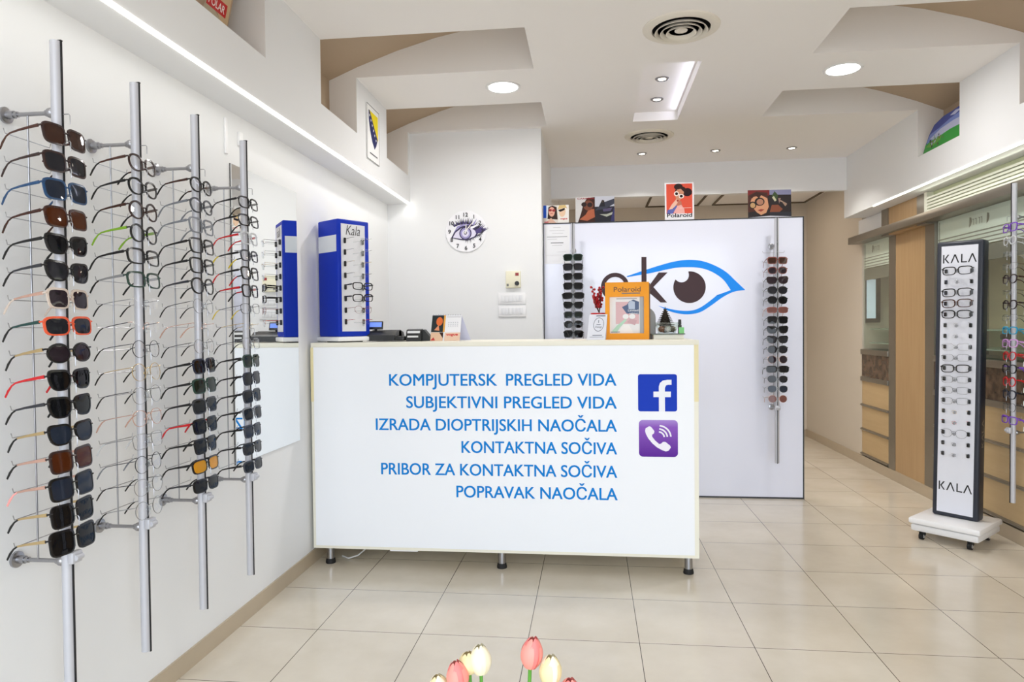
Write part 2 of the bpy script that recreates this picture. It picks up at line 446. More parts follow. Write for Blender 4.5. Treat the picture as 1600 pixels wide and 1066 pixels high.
lamp('recess_glow', 'AREA', (2.222, 2.12, 2.767), 0.8, (0.78, 0.80, 1.0), (0, math.radians(90), 0), shape='RECTANGLE', size=0.04, size_y=1.0)
for x, y, l in ((2.063, 1.125, 'large round ceiling air vent nearer the camera'), (2.068, 3.05, 'round ceiling air vent beyond the lit recess, near the back')):
    t = thing('ceiling_vent', l, 'vent', (x, y, ZC), group='round ceiling vents')
    VM = M((226, 220, 208), 0.5)
    MB().lathe([(0.139, -0.001), (0.141, -0.012), (0.165, -0.016), (0.184, -0.006), (0.186, 0)], n=40).build('outer_flange', VM, t)
    for k, r in enumerate((0.122, 0.095, 0.068)):
        z0 = -0.010-0.003*k
        MB().lathe([(r-0.010, z0), (r-0.009, z0-0.004), (r+0.004, z0-0.016), (r+0.006, z0-0.015), (r+0.002, z0-0.008), (r-0.006, z0)], n=36).build('ring_blade', VM, t)
    MB().lathe([(0.0, -0.02), (0.03, -0.018), (0.04, -0.008), (0.0, -0.006)], n=24).build('center_disc', VM, t)
    MB().lathe([(0.0, -0.0005), (0.140, -0.0005), (0.140, -0.002), (0.0, -0.002)], n=32).build('throat_shade', M((20, 19, 18), 0.9, 0.0, 0.1), t)  # flat black disc; the shade inside the duct is put into its colour
LED = emis((255, 252, 242), 5.0, 'led_tape')
tag(MB().box(FXL-0.008, FXL+0.003, Y0+0.05, YB-0.005, ZS-0.008, ZS+0.004).build('led_strip', LED), 'thin lit LED strip under the bulkhead over the white wall of pole racks', 'light strip')
tag(MB().box(FXR-0.003, FXR+0.006, Y0+0.05, 3.43, ZS-0.005, ZS+0.004).build('led_strip', LED), 'thin lit LED strip under the bulkhead over the wooden cabinets', 'light strip')

# ================================================================ EYEGLASSES
def outline(shape, a, b, n=30):
    """lens outline about its own centre for the +X eye (outer side is +x)"""
    pts = []
    P = {'round': (2.0, 2.0), 'oval': (2.0, 2.0), 'square': (4.2, 3.6), 'rect': (3.6, 3.2), 'cat': (2.9, 2.6), 'butter': (4.2, 3.6), 'panto': (2.4, 2.2), 'aviator': (2.6, 2.2)}[shape]
    for i in range(n):
        t = 2*PI*i/n; c, s = math.cos(t), math.sin(t)
        x = math.copysign(abs(c)**(2/P[0]), c); z = math.copysign(abs(s)**(2/P[1]), s)
        if shape == 'cat':
            z += 0.34*max(0, x)**2*max(0, z+0.2); x *= 1+0.12*max(0, z); x *= 1-0.18*max(0, -z)
        elif shape == 'butter':
            x *= 1+0.06*z; z += 0.12*max(0, x)*max(0, z); x += 0.05*max(0, -z)*(1 if x > 0 else -1)
        elif shape in ('square', 'panto'):
            x *= 1+0.07*z
        elif shape == 'aviator':
            x *= 1+0.10*z; x += 0.1*max(0, -z)
        elif shape == 'rect':
            x *= 1+0.05*z
        pts.append((x*a, z*b))
    return pts
SH = {'round': (0.0235, 0.0225), 'oval': (0.027, 0.0195), 'square': (0.027, 0.0215), 'rect': (0.0265, 0.0165), 'cat': (0.0265, 0.0205),
      'butter': (0.029, 0.024), 'panto': (0.025, 0.0215), 'aviator': (0.028, 0.0235)}
_gm = {}
def yc(x): return 1.3*x*x
def glasses_meshes(shape, style, big, tl):
    key = (shape, style, big, tl)
    if key in _gm: return _gm[key]
    a, b = SH[shape]; a *= big; b *= big
    cx = a+0.0085+(0.002 if style != 'acetate' else 0.001)
    out = outline(shape, a, b); n = len(out)
    R = {}
    wr = 0.0046 if style == 'acetate' else 0.0012
    th = 0.0040 if style == 'acetate' else 0.0020
    fm = MB()
    lens = {}
    for sgn in (1, -1):
        inner = [(sgn*(cx+x), z) for x, z in out]
        if style in ('acetate', 'wire'):
            outer = [(sgn*(cx+x*(1+wr/a)), z*(1+(wr*(1.25 if z > 0 else 0.85))/b)) for x, z in out]
            vs = []
            for (x, z), (X, Z) in zip(inner, outer):
                vs += [(x, yc(x)-th/2, z), (X, yc(X)-th/2+0.0004, Z), (X, yc(X)+th/2, Z), (x, yc(x)+th/2, z)]
            fs = []
            for i in range(n):
                j = (i+1) % n
                for k in range(4):
                    k2 = (k+1) % 4; fs.append((4*i+k, 4*j+k, 4*j+k2, 4*i+k2))
            fm.add(vs, fs)
        lm = MB()
        vs = [(sgn*(cx+x*1.01), yc(cx+x)-0.0008, z*1.01) for x, z in out]+[(sgn*(cx+x*1.01), yc(cx+x)+0.0008, z*1.01) for x, z in out]
        vs += [(sgn*cx, yc(cx)-0.0016, 0), (sgn*cx, yc(cx)+0.0002, 0)]
        fs = []
        for i in range(n):
            j = (i+1) % n; fs += [(i, j, 2*n), (n+j, n+i, 2*n+1), (i, n+i, n+j, j)]
        lm.add(vs, fs); lens[sgn] = lm
    # bridge, end pieces
    xi = cx-a; zb = b*0.38
    if style == 'acetate':
        fm.tube([(-xi-0.001, 0.0005, zb-0.002), (-xi*0.5, -0.0008, zb+0.0015), (xi*0.5, -0.0008, zb+0.0015), (xi+0.001, 0.0005, zb-0.002)], [0.0034]*4, 8, ry=[0.0022]*4)
    else:
        fm.tube([(-xi-0.0015, 0.0008, zb-0.002), (-xi*0.5, -0.001, zb+0.0025), (xi*0.5, -0.001, zb+0.0025), (xi+0.0015, 0.0008, zb-0.002)], 0.0010 if style == 'wire' else 0.0009, 6)
        for s in (1, -1):
            fm.tube([(s*(xi+0.0005), 0.002, zb-0.007), (s*(xi-0.002), 0.007, zb-0.008), (s*(xi-0.0025), 0.008, zb-0.013)], 0.0005, 5)
            fm.ball((s*(xi-0.0025), 0.0085, zb-0.013), 0.0042, 8, 6, sc_=(0.4, 0.35, 1))
    zt = b*0.62; xo = cx+a*(1.02 if shape != 'round' else 0.9)
    xe = cx+a+wr+0.0025
    for s in (1, -1):
        rr = 0.0026 if style == 'acetate' else 0.0011
        fm.tube([(s*xo*0.985, yc(xo), zt), (s*xe, yc(xe)-0.001, zt+0.0005), (s*(xe+0.0005), yc(xe)+0.007, zt)], rr, 6)
        if style == 'rimless': fm.ball((s*xo*0.97, yc(xo)-0.0012, zt), 0.0014, 8, 6)
    R['frame'] = fm; R['lens'] = lens
    tmp = {}; tips = {}
    y0 = yc(xe)+0.006
    for s in (1, -1):
        X = s*(xe+0.0005)
        if tl < 0.12:
            path = [(X, y0, zt), (X*0.98, y0+(tl-y0)*0.5, zt-0.001), (X*0.95, tl, zt-0.003)]
        else:
            path = [(X, y0, zt), (X*1.0, 0.035, zt-0.001), (X*0.985, 0.07, zt-0.003), (X*0.965, 0.096, zt-0.006)]
        k = len(path)
        if style == 'acetate':
            tmp[s] = MB().tube(path, [0.0014]*k, 8, ry=[0.0046, 0.0039, 0.0030, 0.0024][:k])
        else:
            tmp[s] = MB().tube(path, [0.0008]*k, 6, ry=[0.0013]*k)
        if tl >= 0.12:
            e = path[-1]; q = [e, (X*0.955, 0.108, e[2]-0.006), (X*0.93, 0.121, e[2]-0.018), (X*0.90, 0.133, e[2]-0.033)]
            r_ = [0.0013, 0.0015, 0.0019, 0.0014]; ry = [0.0023, 0.0024, 0.0034, 0.0028] if style == 'acetate' else [0.0016, 0.0019, 0.0025, 0.0021]
            tips[s] = MB().tube(q, r_, 8, ry=ry)
    R['temple'] = tmp; R['tip'] = tips
    _gm[key] = R
    for k_ in ('frame',): R[k_] = _mesh(R[k_], 'frame')
    R['lens'] = {s: _mesh(q, 'lens') for s, q in lens.items()}
    R['temple'] = {s: _mesh(q, 'temple') for s, q in tmp.items()}
    R['tip'] = {s: _mesh(q, 'temple_tip') for s, q in tips.items()}
    return R
def _mesh(mb, name):
    o = mb.build(name, BLACK); me = o.data; bpy.data.objects.remove(o); return me
def inst(name, me, mat, parent):
    o = bpy.data.objects.new(name, me); COL.objects.link(o); o.parent = parent
    o.material_slots[0].link = 'OBJECT'; o.material_slots[0].material = mat
    return o
C = {'black': M((16, 15, 17), 0.18), 'navy': M((24, 30, 52), 0.2), 'blue': M((36, 72, 112), 0.2), 'tort': M((74, 34, 20), 0.18, noise=0.75, scale=90),
     'brown': M((70, 38, 28), 0.2), 'grey': M((120, 124, 132), 0.22), 'beige': M((206, 190, 178), 0.25), 'orange': M((226, 92, 58), 0.22),
     'teal': M((28, 66, 62), 0.22), 'red': M((196, 30, 36), 0.22), 'green': M((126, 172, 40), 0.25), 'dgreen': M((34, 62, 52), 0.2),
     'silver': M((172, 174, 178), 0.25, 1.0), 'gun': M((84, 86, 92), 0.3, 1.0), 'gold': M((216, 190, 142), 0.25, 1.0), 'rose': M((226, 184, 168), 0.25, 0.9),
     'pink': M((236, 160, 156), 0.3), 'clear': M((205, 208, 212), 0.12), 'purple': M((124, 74, 190), 0.22), 'lilac': M((206, 150, 214), 0.22),
     'cyan': M((46, 156, 196), 0.2), 'yellow': M((216, 192, 48), 0.25), 'rosebrown': M((138, 84, 78), 0.2), 'cocoa': M((52, 34, 32), 0.2)}
LN = {'clear': glass('lens_clear', (255, 255, 255), 0.995, 1.3), 'grey': glass('lens_grey', (40, 40, 46), 0.22, 1.34), 'dark': glass('lens_dark', (15, 16, 20), 0.12, 1.34),
      'brown': glass('lens_brown', (70, 44, 34), 0.32, 1.34), 'amber': glass('lens_amber', (92, 46, 22), 0.35, 1.34), 'bluegrey': glass('lens_blue', (44, 52, 68), 0.3, 1.34),
      'green': glass('lens_green', (26, 36, 30), 0.2, 1.34), 'yellow': glass('lens_yellow', (236, 178, 20), 0.5, 1.34), 'rose': glass('lens_rose', (150, 100, 92), 0.5, 1.34),
      'plum': glass('lens_plum', (46, 34, 42), 0.25, 1.34)}
CN = {'black': 'black', 'navy': 'navy', 'blue': 'blue', 'tort': 'tortoiseshell', 'brown': 'brown', 'grey': 'grey', 'beige': 'pale beige', 'orange': 'orange',
      'teal': 'teal', 'red': 'red', 'green': 'green', 'dgreen': 'dark green', 'silver': 'silver', 'gun': 'gunmetal', 'gold': 'gold', 'rose': 'rose gold', 'pink': 'pink',
      'clear': 'clear', 'purple': 'purple', 'lilac': 'lilac', 'cyan': 'bright blue', 'yellow': 'yellow', 'rosebrown': 'rose brown', 'cocoa': 'dark brown'}
SN = {'round': 'round', 'oval': 'oval', 'square': 'square', 'rect': 'rectangular', 'cat': 'cat-eye', 'butter': 'butterfly-shaped', 'panto': 'rounded', 'aviator': 'drop-shaped'}
ORD = ['topmost', 'second from top', 'third from top', 'fourth from top', 'fifth from top', 'sixth from top', 'seventh from top', 'eighth from top', 'ninth from top',
       'tenth from top', 'eleventh from top', 'twelfth from top', 'thirteenth from top', 'fourteenth from top', 'fifteenth from top', 'sixteenth from top', 'seventeenth from top', 'eighteenth from top']
def eyeglasses(spec, loc, rz, where, k, last, group, droop=6.0, tl=0.14, yawj=2.0):
    """spec = (shape, style, frame, lens, temple, tip, size)"""
    shape, style, fr, ln, te, ti, big = spec
    g = glasses_meshes(shape, style, big, tl)
    sun = ln != 'clear'
    kind = 'sunglasses' if sun else 'eyeglasses'
    extra = ''
    if te != fr and te is not None and not (where == 'the pole past the logo'): extra = ' with %s temples' % CN[te]
    order = 'lowest' if k == last else ORD[k]
    what = ('rimless' if style == 'rimless' else ('thin %s' % CN[fr] if style == 'wire' else CN[fr]))
    t = thing('sunglasses' if sun else 'eyeglasses', '%s %s %s%s, %s on %s' % (what, SN[shape], kind, extra, order, where), kind, loc, group=group)
    j = random.uniform(-yawj, yawj)
    t.rotation_euler = (math.radians(-droop+random.uniform(-1.2, 1.2)), math.radians(random.uniform(-1.2, 1.2)), rz+math.radians(j))
    fo = inst('frame', g['frame'], C[fr], t)
    for s in (1, -1):
        inst('lens', g['lens'][s], LN[ln], t)
        tp = inst('temple', g['temple'][s], C[te or fr], t)
        if s in g['tip']:
            q = inst('temple_tip', g['tip'][s], C[ti or te or fr], tp)
            if ti and ti != te: q['label'] = '%s temple tip' % CN[ti]
    return t

A, W, N = 'acetate', 'wire', 'rimless'
R1 = [('square', A, 'cocoa', 'brown', 'brown', 'brown', 1.06), ('square', A, 'cocoa', 'grey', None, None, 1.03), ('square', A, 'blue', 'bluegrey', None, None, 1.06),
      ('square', A, 'tort', 'amber', None, None, 1.05), ('cat', A, 'black', 'dark', None, None, 1.06), ('cat', A, 'black', 'grey', 'gun', 'black', 1.08),
      ('square', A, 'beige', 'plum', 'rose', 'beige', 1.04), ('rect', A, 'orange', 'grey', 'teal', 'black', 1.22), ('oval', A, 'black', 'plum', 'gold', 'black', 1.08),
      ('cat', A, 'black', 'dark', 'red', 'red', 1.1), ('cat', A, 'black', 'dark', 'gun', 'black', 1.12), ('cat', A, 'black', 'bluegrey', 'gold', 'black', 1.1),
      ('butter', A, 'cocoa', 'amber', 'rose', 'black', 1.02), ('butter', A, 'black', 'bluegrey', 'rose', 'pink', 1.06), ('butter', A, 'black', 'dark', 'gold', 'black', 1.04),
      ('butter', A, 'black', 'dark', 'gold', 'black', 1.12)]
R2 = [('panto', A, 'cocoa', 'clear', 'brown', 'black', 1.0), ('panto', A, 'black', 'clear', None, None, 1.0), ('round', A, 'cocoa', 'clear', 'tort', 'black', 1.05),
      ('round', A, 'black', 'clear', 'green', 'green', 1.04), ('rect', A, 'black', 'clear', None, None, 1.2), ('rect', A, 'dgreen', 'clear', 'silver', 'black', 1.2),
      ('rect', N, 'silver', 'clear', 'silver', 'black', 1.0), ('oval', N, 'rose', 'clear', 'gun', 'black', 1.0), ('round', W, 'gun', 'clear', 'gun', 'black', 1.12),
      ('round', W, 'gold', 'clear', 'gold', 'black', 1.14), ('round', W, 'silver', 'clear', 'gun', 'black', 1.12), ('panto', W, 'rose', 'clear', 'rose', 'rose', 1.08),
      ('square', W, 'silver', 'clear', 'silver', 'clear', 1.02), ('round', W, 'gun', 'clear', 'gun', 'grey', 1.12), ('panto', W, 'silver', 'clear', 'gun', 'black', 1.12),
      ('round', W, 'silver', 'clear', 'silver', 'black', 1.16)]
R3 = [('panto', A, 'black', 'clear', 'tort', 'black', 1.0), ('panto', A, 'gun', 'clear', 'grey', 'grey', 1.02), ('square', A, 'grey', 'clear', None, None, 1.06),
      ('square', A, 'black', 'clear', None, None, 1.06), ('square', A, 'black', 'clear', None, None, 1.08), ('panto', A, 'black', 'clear', 'gun', 'black', 1.12),
      ('round', W, 'silver', 'clear', 'gun', 'black', 1.1), ('rect', N, 'rose', 'clear', 'rose', 'rose', 1.0), ('round', W, 'silver', 'clear', 'gun', 'black', 1.05),
      ('square', A, 'navy', 'dark', 'black', 'black', 1.02), ('square', A, 'dgreen', 'green', 'black', 'black', 1.02), ('square', A, 'gun', 'dark', 'black', 'black', 1.02),
      ('square', A, 'black', 'dark', 'red', 'red', 1.04), ('square', A, 'black', 'dark', None, None, 1.05), ('rect', A, 'black', 'yellow', None, None, 1.22),
      ('rect', A, 'black', 'dark', 'gun', 'black', 1.15)]
R4 = [('rect', A, 'black', 'clear', None, None, 1.15), ('rect', A, 'black', 'clear', None, None, 1.15), ('square', A, 'clear', 'clear', 'red', 'red', 0.98),
      ('rect', A, 'gun', 'clear', 'black', 'yellow', 1.1), ('square', A, 'black', 'clear', 'black', 'red', 1.0), ('square', A, 'black', 'clear', 'red', 'black', 0.98),
      ('rect', W, 'black', 'clear', 'gun', 'yellow', 1.15), ('rect', N, 'gold', 'clear', 'gold', 'black', 1.0), ('square', W, 'silver', 'clear', 'gun', 'black', 1.0),
      ('square', A, 'dgreen', 'green', 'black', 'black', 1.0), ('square', A, 'navy', 'dark', 'black', 'black', 1.0), ('square', A, 'gun', 'dark', 'black', 'black', 1.02),
      ('square', A, 'grey', 'dark', 'black', 'black', 1.02), ('square', A, 'gun', 'bluegrey', 'black', 'black', 1.0), ('rect', A, 'black', 'dark', None, None, 1.2),
      ('rect', A, 'gun', 'dark', 'black', 'black', 1.1)]
BL = [('square', A, 'dgreen', 'green', 'black', 'black', 1.0), ('square', A, 'black', 'grey', None, None, 1.04), ('square', A, 'black', 'dark', 'gun', 'black', 1.0),
      ('square', A, 'black', 'dark', None, None, 1.03), ('rect', A, 'black', 'dark', None, None, 1.22), ('cat', A, 'black', 'dark', None, None, 1.05),
      ('square', A, 'gun', 'green', 'black', 'black', 0.98), ('panto', A, 'black', 'dark', 'gun', 'black', 1.05), ('square', A, 'black', 'dark', None, None, 1.05)]
BR = [('square', A, 'rosebrown', 'brown', None, None, 1.0), ('panto', A, 'rosebrown', 'plum', None, None, 1.04), ('cat', A, 'cocoa', 'plum', None, None, 1.1),
      ('panto', A, 'black', 'grey', None, None, 1.08), ('panto', A, 'black', 'dark', 'gun', 'black', 1.08), ('rect', A, 'rosebrown', 'rose', 'rose', None, 1.1),
      ('square', A, 'black', 'dark', None, None, 1.02), ('cat', A, 'black', 'dark', None, None, 1.08), ('cat', A, 'black', 'grey', None, None, 1.08),
      ('panto', A, 'black', 'grey', None, None, 1.08), ('round', W, 'rose', 'plum', 'gun', None, 1.18), ('rect', A, 'black', 'dark', None, None, 1.2),
      ('panto', W, 'gun', 'grey', None, None, 1.12), ('panto', W, 'silver', 'bluegrey', None, None, 1.12), ('round', W, 'rose', 'rose', None, None, 1.1)]
RR = [('square', A, 'purple', 'clear', None, None, 0.9), ('round', A, 'clear', 'clear', None, None, 0.9), ('rect', N, 'silver', 'clear', 'silver', None, 0.95),
      ('rect', W, 'silver', 'clear', 'brown', None, 1.0), ('panto', A, 'cocoa', 'clear', 'tort', None, 0.95), ('rect', N, 'gun', 'clear', 'cocoa', None, 0.95),
      ('panto', A, 'cocoa', 'clear', None, None, 0.98), ('rect', W, 'silver', 'clear', 'gun', None, 1.0), ('rect', A, 'cyan', 'clear', None, None, 0.98),
      ('rect', A, 'lilac', 'clear', None, None, 1.1), ('panto', A, 'red', 'clear', None, None, 0.92), ('panto', A, 'black', 'clear', 'purple', None, 0.95),
      ('round', A, 'red', 'clear', None, None, 0.95), ('panto', A, 'navy', 'clear', 'black', None, 0.95), ('round', W, 'gun', 'clear', 'gun', None, 1.0),
      ('rect', A, 'purple', 'clear', None, None, 1.05)]
PITCH_Z = 0.0697
def rack(loc, rz, label, specs, where, group, z0=1.78, nrow=16, k0=0, tags=()):
    """standing pole on two stand-off arms: local -Y faces the shopper, the wall is at local +0.15"""
    t = thing('eyewear_display_pole', label, 'display rack', (loc[0], loc[1], 0), rz, group='eyewear display poles on the walls')
    m = MB()
    for i in range(1): m.tube([(0, 0, 0.292), (0, 0, 2.03)], [0.0155, 0.0155], 16, ry=[0.0135, 0.0135], up=(0, 1, 0))
    m.build('pole', ALU, t)
    m = MB(); m.box(-0.0022, 0.0022, -0.0160, -0.011, 0.29, 2.032); m.box(-0.0035, 0.0035, -0.0165, 0.010, 2.030, 2.033); m.build('black_slot', RUBBER, t)
    for z, nm in ((1.847, 'top'), (0.676, 'low')):
        a = MB(); a.tube([(0, 0.012, z), (0, 0.032, z)], 0.0085, 12); a.ball((0, 0.018, z), 0.0135, 14, 10)
        a.tube([(0, 0.03, z), (0, 0.125, z)], 0.0055, 10); a.tube([(0, 0.112, z), (0, 0.128, z)], 0.0082, 12)
        a.build('standoff_arm', CHROME, t)
        q = MB(); q.tube([(0, 0.122, z), (0, 0.143, z)], 0.0105, 14); q.tube([(0, 0.142, z), (0, 0.1435, z), (0, 0.150, z)], [0.018, 0.0215, 0.0215], 20); q.build('wall_rosette', CHROME, t)
    MB().tube([(0, 0.085, 0.676), (0, 0.085, 1.847)], 0.0024, 8).build('thin_rod', CHROME, t)
    cl = MB(); cl.box(-0.018, 0.018, -0.030, -0.012, 0.672, 0.704, bevel=0.005); cl.tube([(-0.012, -0.031, 0.688), (0.012, -0.031, 0.688)], 0.008, 10); cl.build('lower_clamp', ALU, t)
    for k in range(nrow):
        z = z0-PITCH_Z*k
        h = MB(); h.tube([(0, -0.013, z+0.062), (0, -0.032, z+0.062), (0, -0.035, z+0.058), (0, -0.035, z+0.036)], 0.0012, 6)
        h.build('hook', CHROME, t)
        x = MB(); x.tube([(-0.076, 0.085, z+0.010), (-0.072, 0.085, z-0.002), (0.072, 0.085, z-0.002), (0.076, 0.085, z+0.010)], 0.0013, 6)
        x.build('cross_wire', CHROME, t)
        if k >= k0 and k-k0 < len(specs):
            c = MB(); c.tube([(0, -0.0145, z+0.003), (0, -0.020, z+0.003)], 0.0022, 6)
            c.box(-0.0045, 0.0045, -0.0215, -0.0185, z-0.020, z+0.008, bevel=0.0015); c.build('nose_clip', CLEAR, t)
    base = Vector((loc[0], loc[1], 0)); Rz = Matrix.Rotation(rz, 3, 'Z')
    n = len(specs)
    for i, s in enumerate(specs):
        z = z0-PITCH_Z*(i+k0)
        p = base+Rz @ Vector((0, -0.0245, z+0.001))
        g = eyeglasses(s, p, rz, where, i, n-1 if n > 9 else 99, group)
        if i in tags:
            tg = MB(); tg.box(-0.006, 0.006, -0.001, 0.001, -0.062, -0.036); tg.tube([(0, 0, -0.036), (0.001, 0, 0.0)], 0.0005, 5)
            o = tg.build('price_tag', PAPER, g); o.location = (0.067, 0.045, 0.012)
    return t
rack((0.245, -0.690), PI/2, 'aluminium eyewear pole nearest the camera on the white wall', R1, 'the nearest wall pole', 'sunglasses on the nearest wall pole')
rack((0.245, -0.380), PI/2, 'second aluminium eyewear pole from the camera on the white wall', R2, 'the second wall pole', 'eyeglasses on the second wall pole')
rack((0.243, -0.060), PI/2, 'third aluminium eyewear pole from the camera on the white wall', R3, 'the third wall pole', 'eyewear on the third wall pole')
rack((0.243, 0.278), PI/2, 'aluminium eyewear pole just before the wall mirror', R4, 'the pole before the mirror', 'eyewear on the pole before the mirror')
YBF = 2.87
rack((1.487, YBF-0.1508), 0, 'aluminium eyewear pole on the white board, beside the letter o', BL, 'the pole behind the counter', 'sunglasses on the board pole above the counter', nrow=16)
rack((2.922, YBF-0.1508), 0, 'aluminium eyewear pole on the white board, beyond the eye logo', BR, 'the pole past the logo', 'sunglasses on the board pole beyond the eye logo', z0=1.797, k0=1)
rack((3.898, 1.690), -PI/2, 'aluminium eyewear pole in front of the wooden cabinet with drawers', RR, 'the pole before the cabinet', 'eyeglasses on the pole before the cabinet', z0=1.79, tags=(2, 3, 6, 10, 12, 13, 15))

# ================================================================ WALL MIRROR + small wall things
t = thing('wall_mirror', 'frameless tall mirror on the white wall behind the last pole', 'mirror', (XL, 0.76, 0.70))
bx('mirror_glass', MIRROR, (0.004, 0.009, -0.32, 0.325, 0.0, 1.285), t)
bx('backing', M((90, 90, 92), 0.4), (0.0, 0.0038, -0.322, 0.327, -0.002, 1.287), t)
t = thing('cable_cover', 'small white cable cover high on the wall above the mirror pole', 'cable cover', (XL, 0.41, 2.02))
bx('strip', WHITE, (0, 0.008, -0.010, 0.010, 0, 0.15), t, 0.002)
bx('sensor', WHITE, (0, 0.012, 0.10, 0.13, 0.06, 0.12), t, 0.003)

# clock
t = thing('wall_clock', 'round white wall clock printed with a purple eye', 'clock', (0.696, YB, 1.994))
RC = 0.154
MB().lathe([(0, 0), (RC, 0), (RC, 0.010), (RC-0.002, 0.012), (0, 0.012)], n=56, mat=Matrix.Rotation(PI/2, 4, 'X')).build('clock_body', M((240, 240, 244), 0.3), t)
def disc_face(fn):
    mb = MB(); fn(mb); return mb
yo = -0.0126
m = MB(); mats = [M((24, 22, 28), 0.4), M((70, 56, 118), 0.4), M((154, 146, 196), 0.4), M((220, 216, 236), 0.4), M((46, 36, 78), 0.4), M((245, 245, 250), 0.4)]
lay = [0]
def cpoly(pts, mi):
    lay[0] += 1; m.add([(x*RC, yo-0.00007*lay[0], z*RC) for x, z in pts], [tuple(range(len(pts)))], mi)
def cell(x, z, a, b, mi, n=28): cpoly([(x+a*math.cos(2*PI*i/n), z+b*math.sin(2*PI*i/n)) for i in range(n)], mi)
def lash(x, z, ang, ln, w, mi):
    dx, dz = math.cos(ang), math.sin(ang)
    cpoly([(x-dz*w, z+dx*w), (x+dz*w, z-dx*w), (x+dx*ln*0.6+dz*w*0.3, z+dz*ln*0.6-dx*w*0.3), (x+dx*ln, z+dz*ln)], mi)
rs = random.Random(3)
for i in range(30):                        # upper lashes sweep to the outer corner
    q = i/29.0; x = -0.55+1.25*q; z = 0.12+0.24*math.sin(PI*min(1, q*0.9+0.15))-0.2*q*q
    lash(x, z, math.radians(135-118*q+rs.uniform(-10, 10)), 0.22+0.26*q+rs.uniform(-.05, .05), 0.035+0.02*q, (0, 1, 4)[i % 3])
for i in range(14):
    q = i/13.0; x = 0.0+0.72*q; z = -0.42+0.30*q
    lash(x, z, math.radians(-95+70*q+rs.uniform(-8, 8)), 0.18+rs.uniform(-.04, .06), 0.025, (4, 0)[i % 2])
cpoly([(-0.72, -0.30), (-0.55, 0.0), (-0.25, 0.24), (0.1, 0.30), (0.45, 0.14), (0.62, -0.06), (0.5, -0.28), (0.1, -0.44), (-0.25, -0.42)], 4)
cpoly([(-0.64, -0.29), (-0.5, -0.05), (-0.22, 0.15), (0.1, 0.20), (0.4, 0.06), (0.54, -0.08), (0.42, -0.26), (0.1, -0.38), (-0.25, -0.36)], 3)
cell(-0.02, -0.1, 0.30, 0.31, 4); cell(-0.02, -0.1, 0.25, 0.26, 2); cell(-0.02, -0.1, 0.17, 0.18, 3); cell(-0.02, -0.08, 0.08, 0.085, 4)
cpoly([(-0.62, -0.1), (-0.38, 0.16), (-0.05, 0.29), (0.2, 0.28), (0.1, 0.34), (-0.1, 0.36), (-0.42, 0.24)], 2)
cpoly([(0.2, 0.2), (0.6, 0.32), (0.9, 0.42), (0.55, 0.24), (0.3, 0.1)], 5)
cpoly([(0.3, 0.28), (0.55, 0.6), (0.42, 0.28)], 2)
cpoly([(0.45, 0.02), (0.8, 0.16), (0.88, 0.10), (0.7, -0.1), (0.5, -0.12)], 1)
m.build('eye_print', mats, t, smooth=False)
m = MB()
for i in range(1, 13):
    a = PI/2-2*PI*i/12; r = RC*0.80
    s = str(i); cap = 0.030
    text(m, s, (r*math.cos(a), yo-0.0042, r*math.sin(a)-cap/2), (1, 0, 0), (0, 0, 1), cap=cap, center=True, width=None, weight=0.02, off=0)
m.build('numerals', M((30, 28, 34), 0.4), t, smooth=False)
for ang, ln, nm in ((math.radians(52), 0.085, 'minute_hand'), (math.radians(86), 0.058, 'hour_hand')):
    m = MB(); dx, dz = math.cos(ang), math.sin(ang); w_ = 0.0032
    m.prism([(-dx*0.02-dz*w_, -dz*0.02+dx*w_), (-dx*0.02+dz*w_, -dz*0.02-dx*w_), (dx*ln*0.7+dz*w_, dz*ln*0.7-dx*w_), (dx*ln, dz*ln), (dx*ln*0.7-dz*w_, dz*ln*0.7+dx*w_)],
            (0, -0.018, 0), (1, 0, 0), (0, 0, 1), (0, -0.001, 0))
    m.build(nm, M((240, 236, 228), 0.3), t)
MB().tube([(0, -0.012, 0), (0, -0.021, 0)], 0.005, 10).build('hub', WHITE, t)
# control box and two switch plates
t = thing('alarm_control_box', 'small cream wall box with red window and black knob', 'control box', (1.047, YB, 1.63))
bx('box_body', M((232, 228, 204), 0.45), (-0.055, 0.055, -0.028, 0, -0.062, 0.062), t, 0.005)
bx('red_window', M((150, 32, 30), 0.3), (0.017, 0.042, -0.0305, -0.028, 0.026, 0.048), t)
MB().tube([(0.029, -0.028, -0.03), (0.029, -0.038, -0.03)], 0.0165, 20).build('knob', BLACK, t)
bx('mark', M((120, 120, 116), 0.5), (-0.048, -0.033, -0.0285, -0.028, -0.05, -0.032), t)
for z, l in ((1.49, 'white long switch plate just under the cream control box'), (1.396, 'white long switch plate, lower of the two under the control box')):
    t = thing('switch_plate', l, 'switch plate', (1.036, YB, z), group='switch plates on the clock wall')
    bx('plate', M((236, 236, 238), 0.35), (-0.104, 0.104, -0.012, 0, -0.042, 0.042), t, 0.005)
    for k in range(6): bx('rocker', M((226, 227, 230), 0.3), (-0.081+k*0.027, -0.081+k*0.027+0.0245, -0.0155, -0.012, -0.024, 0.024), t, 0.0012)
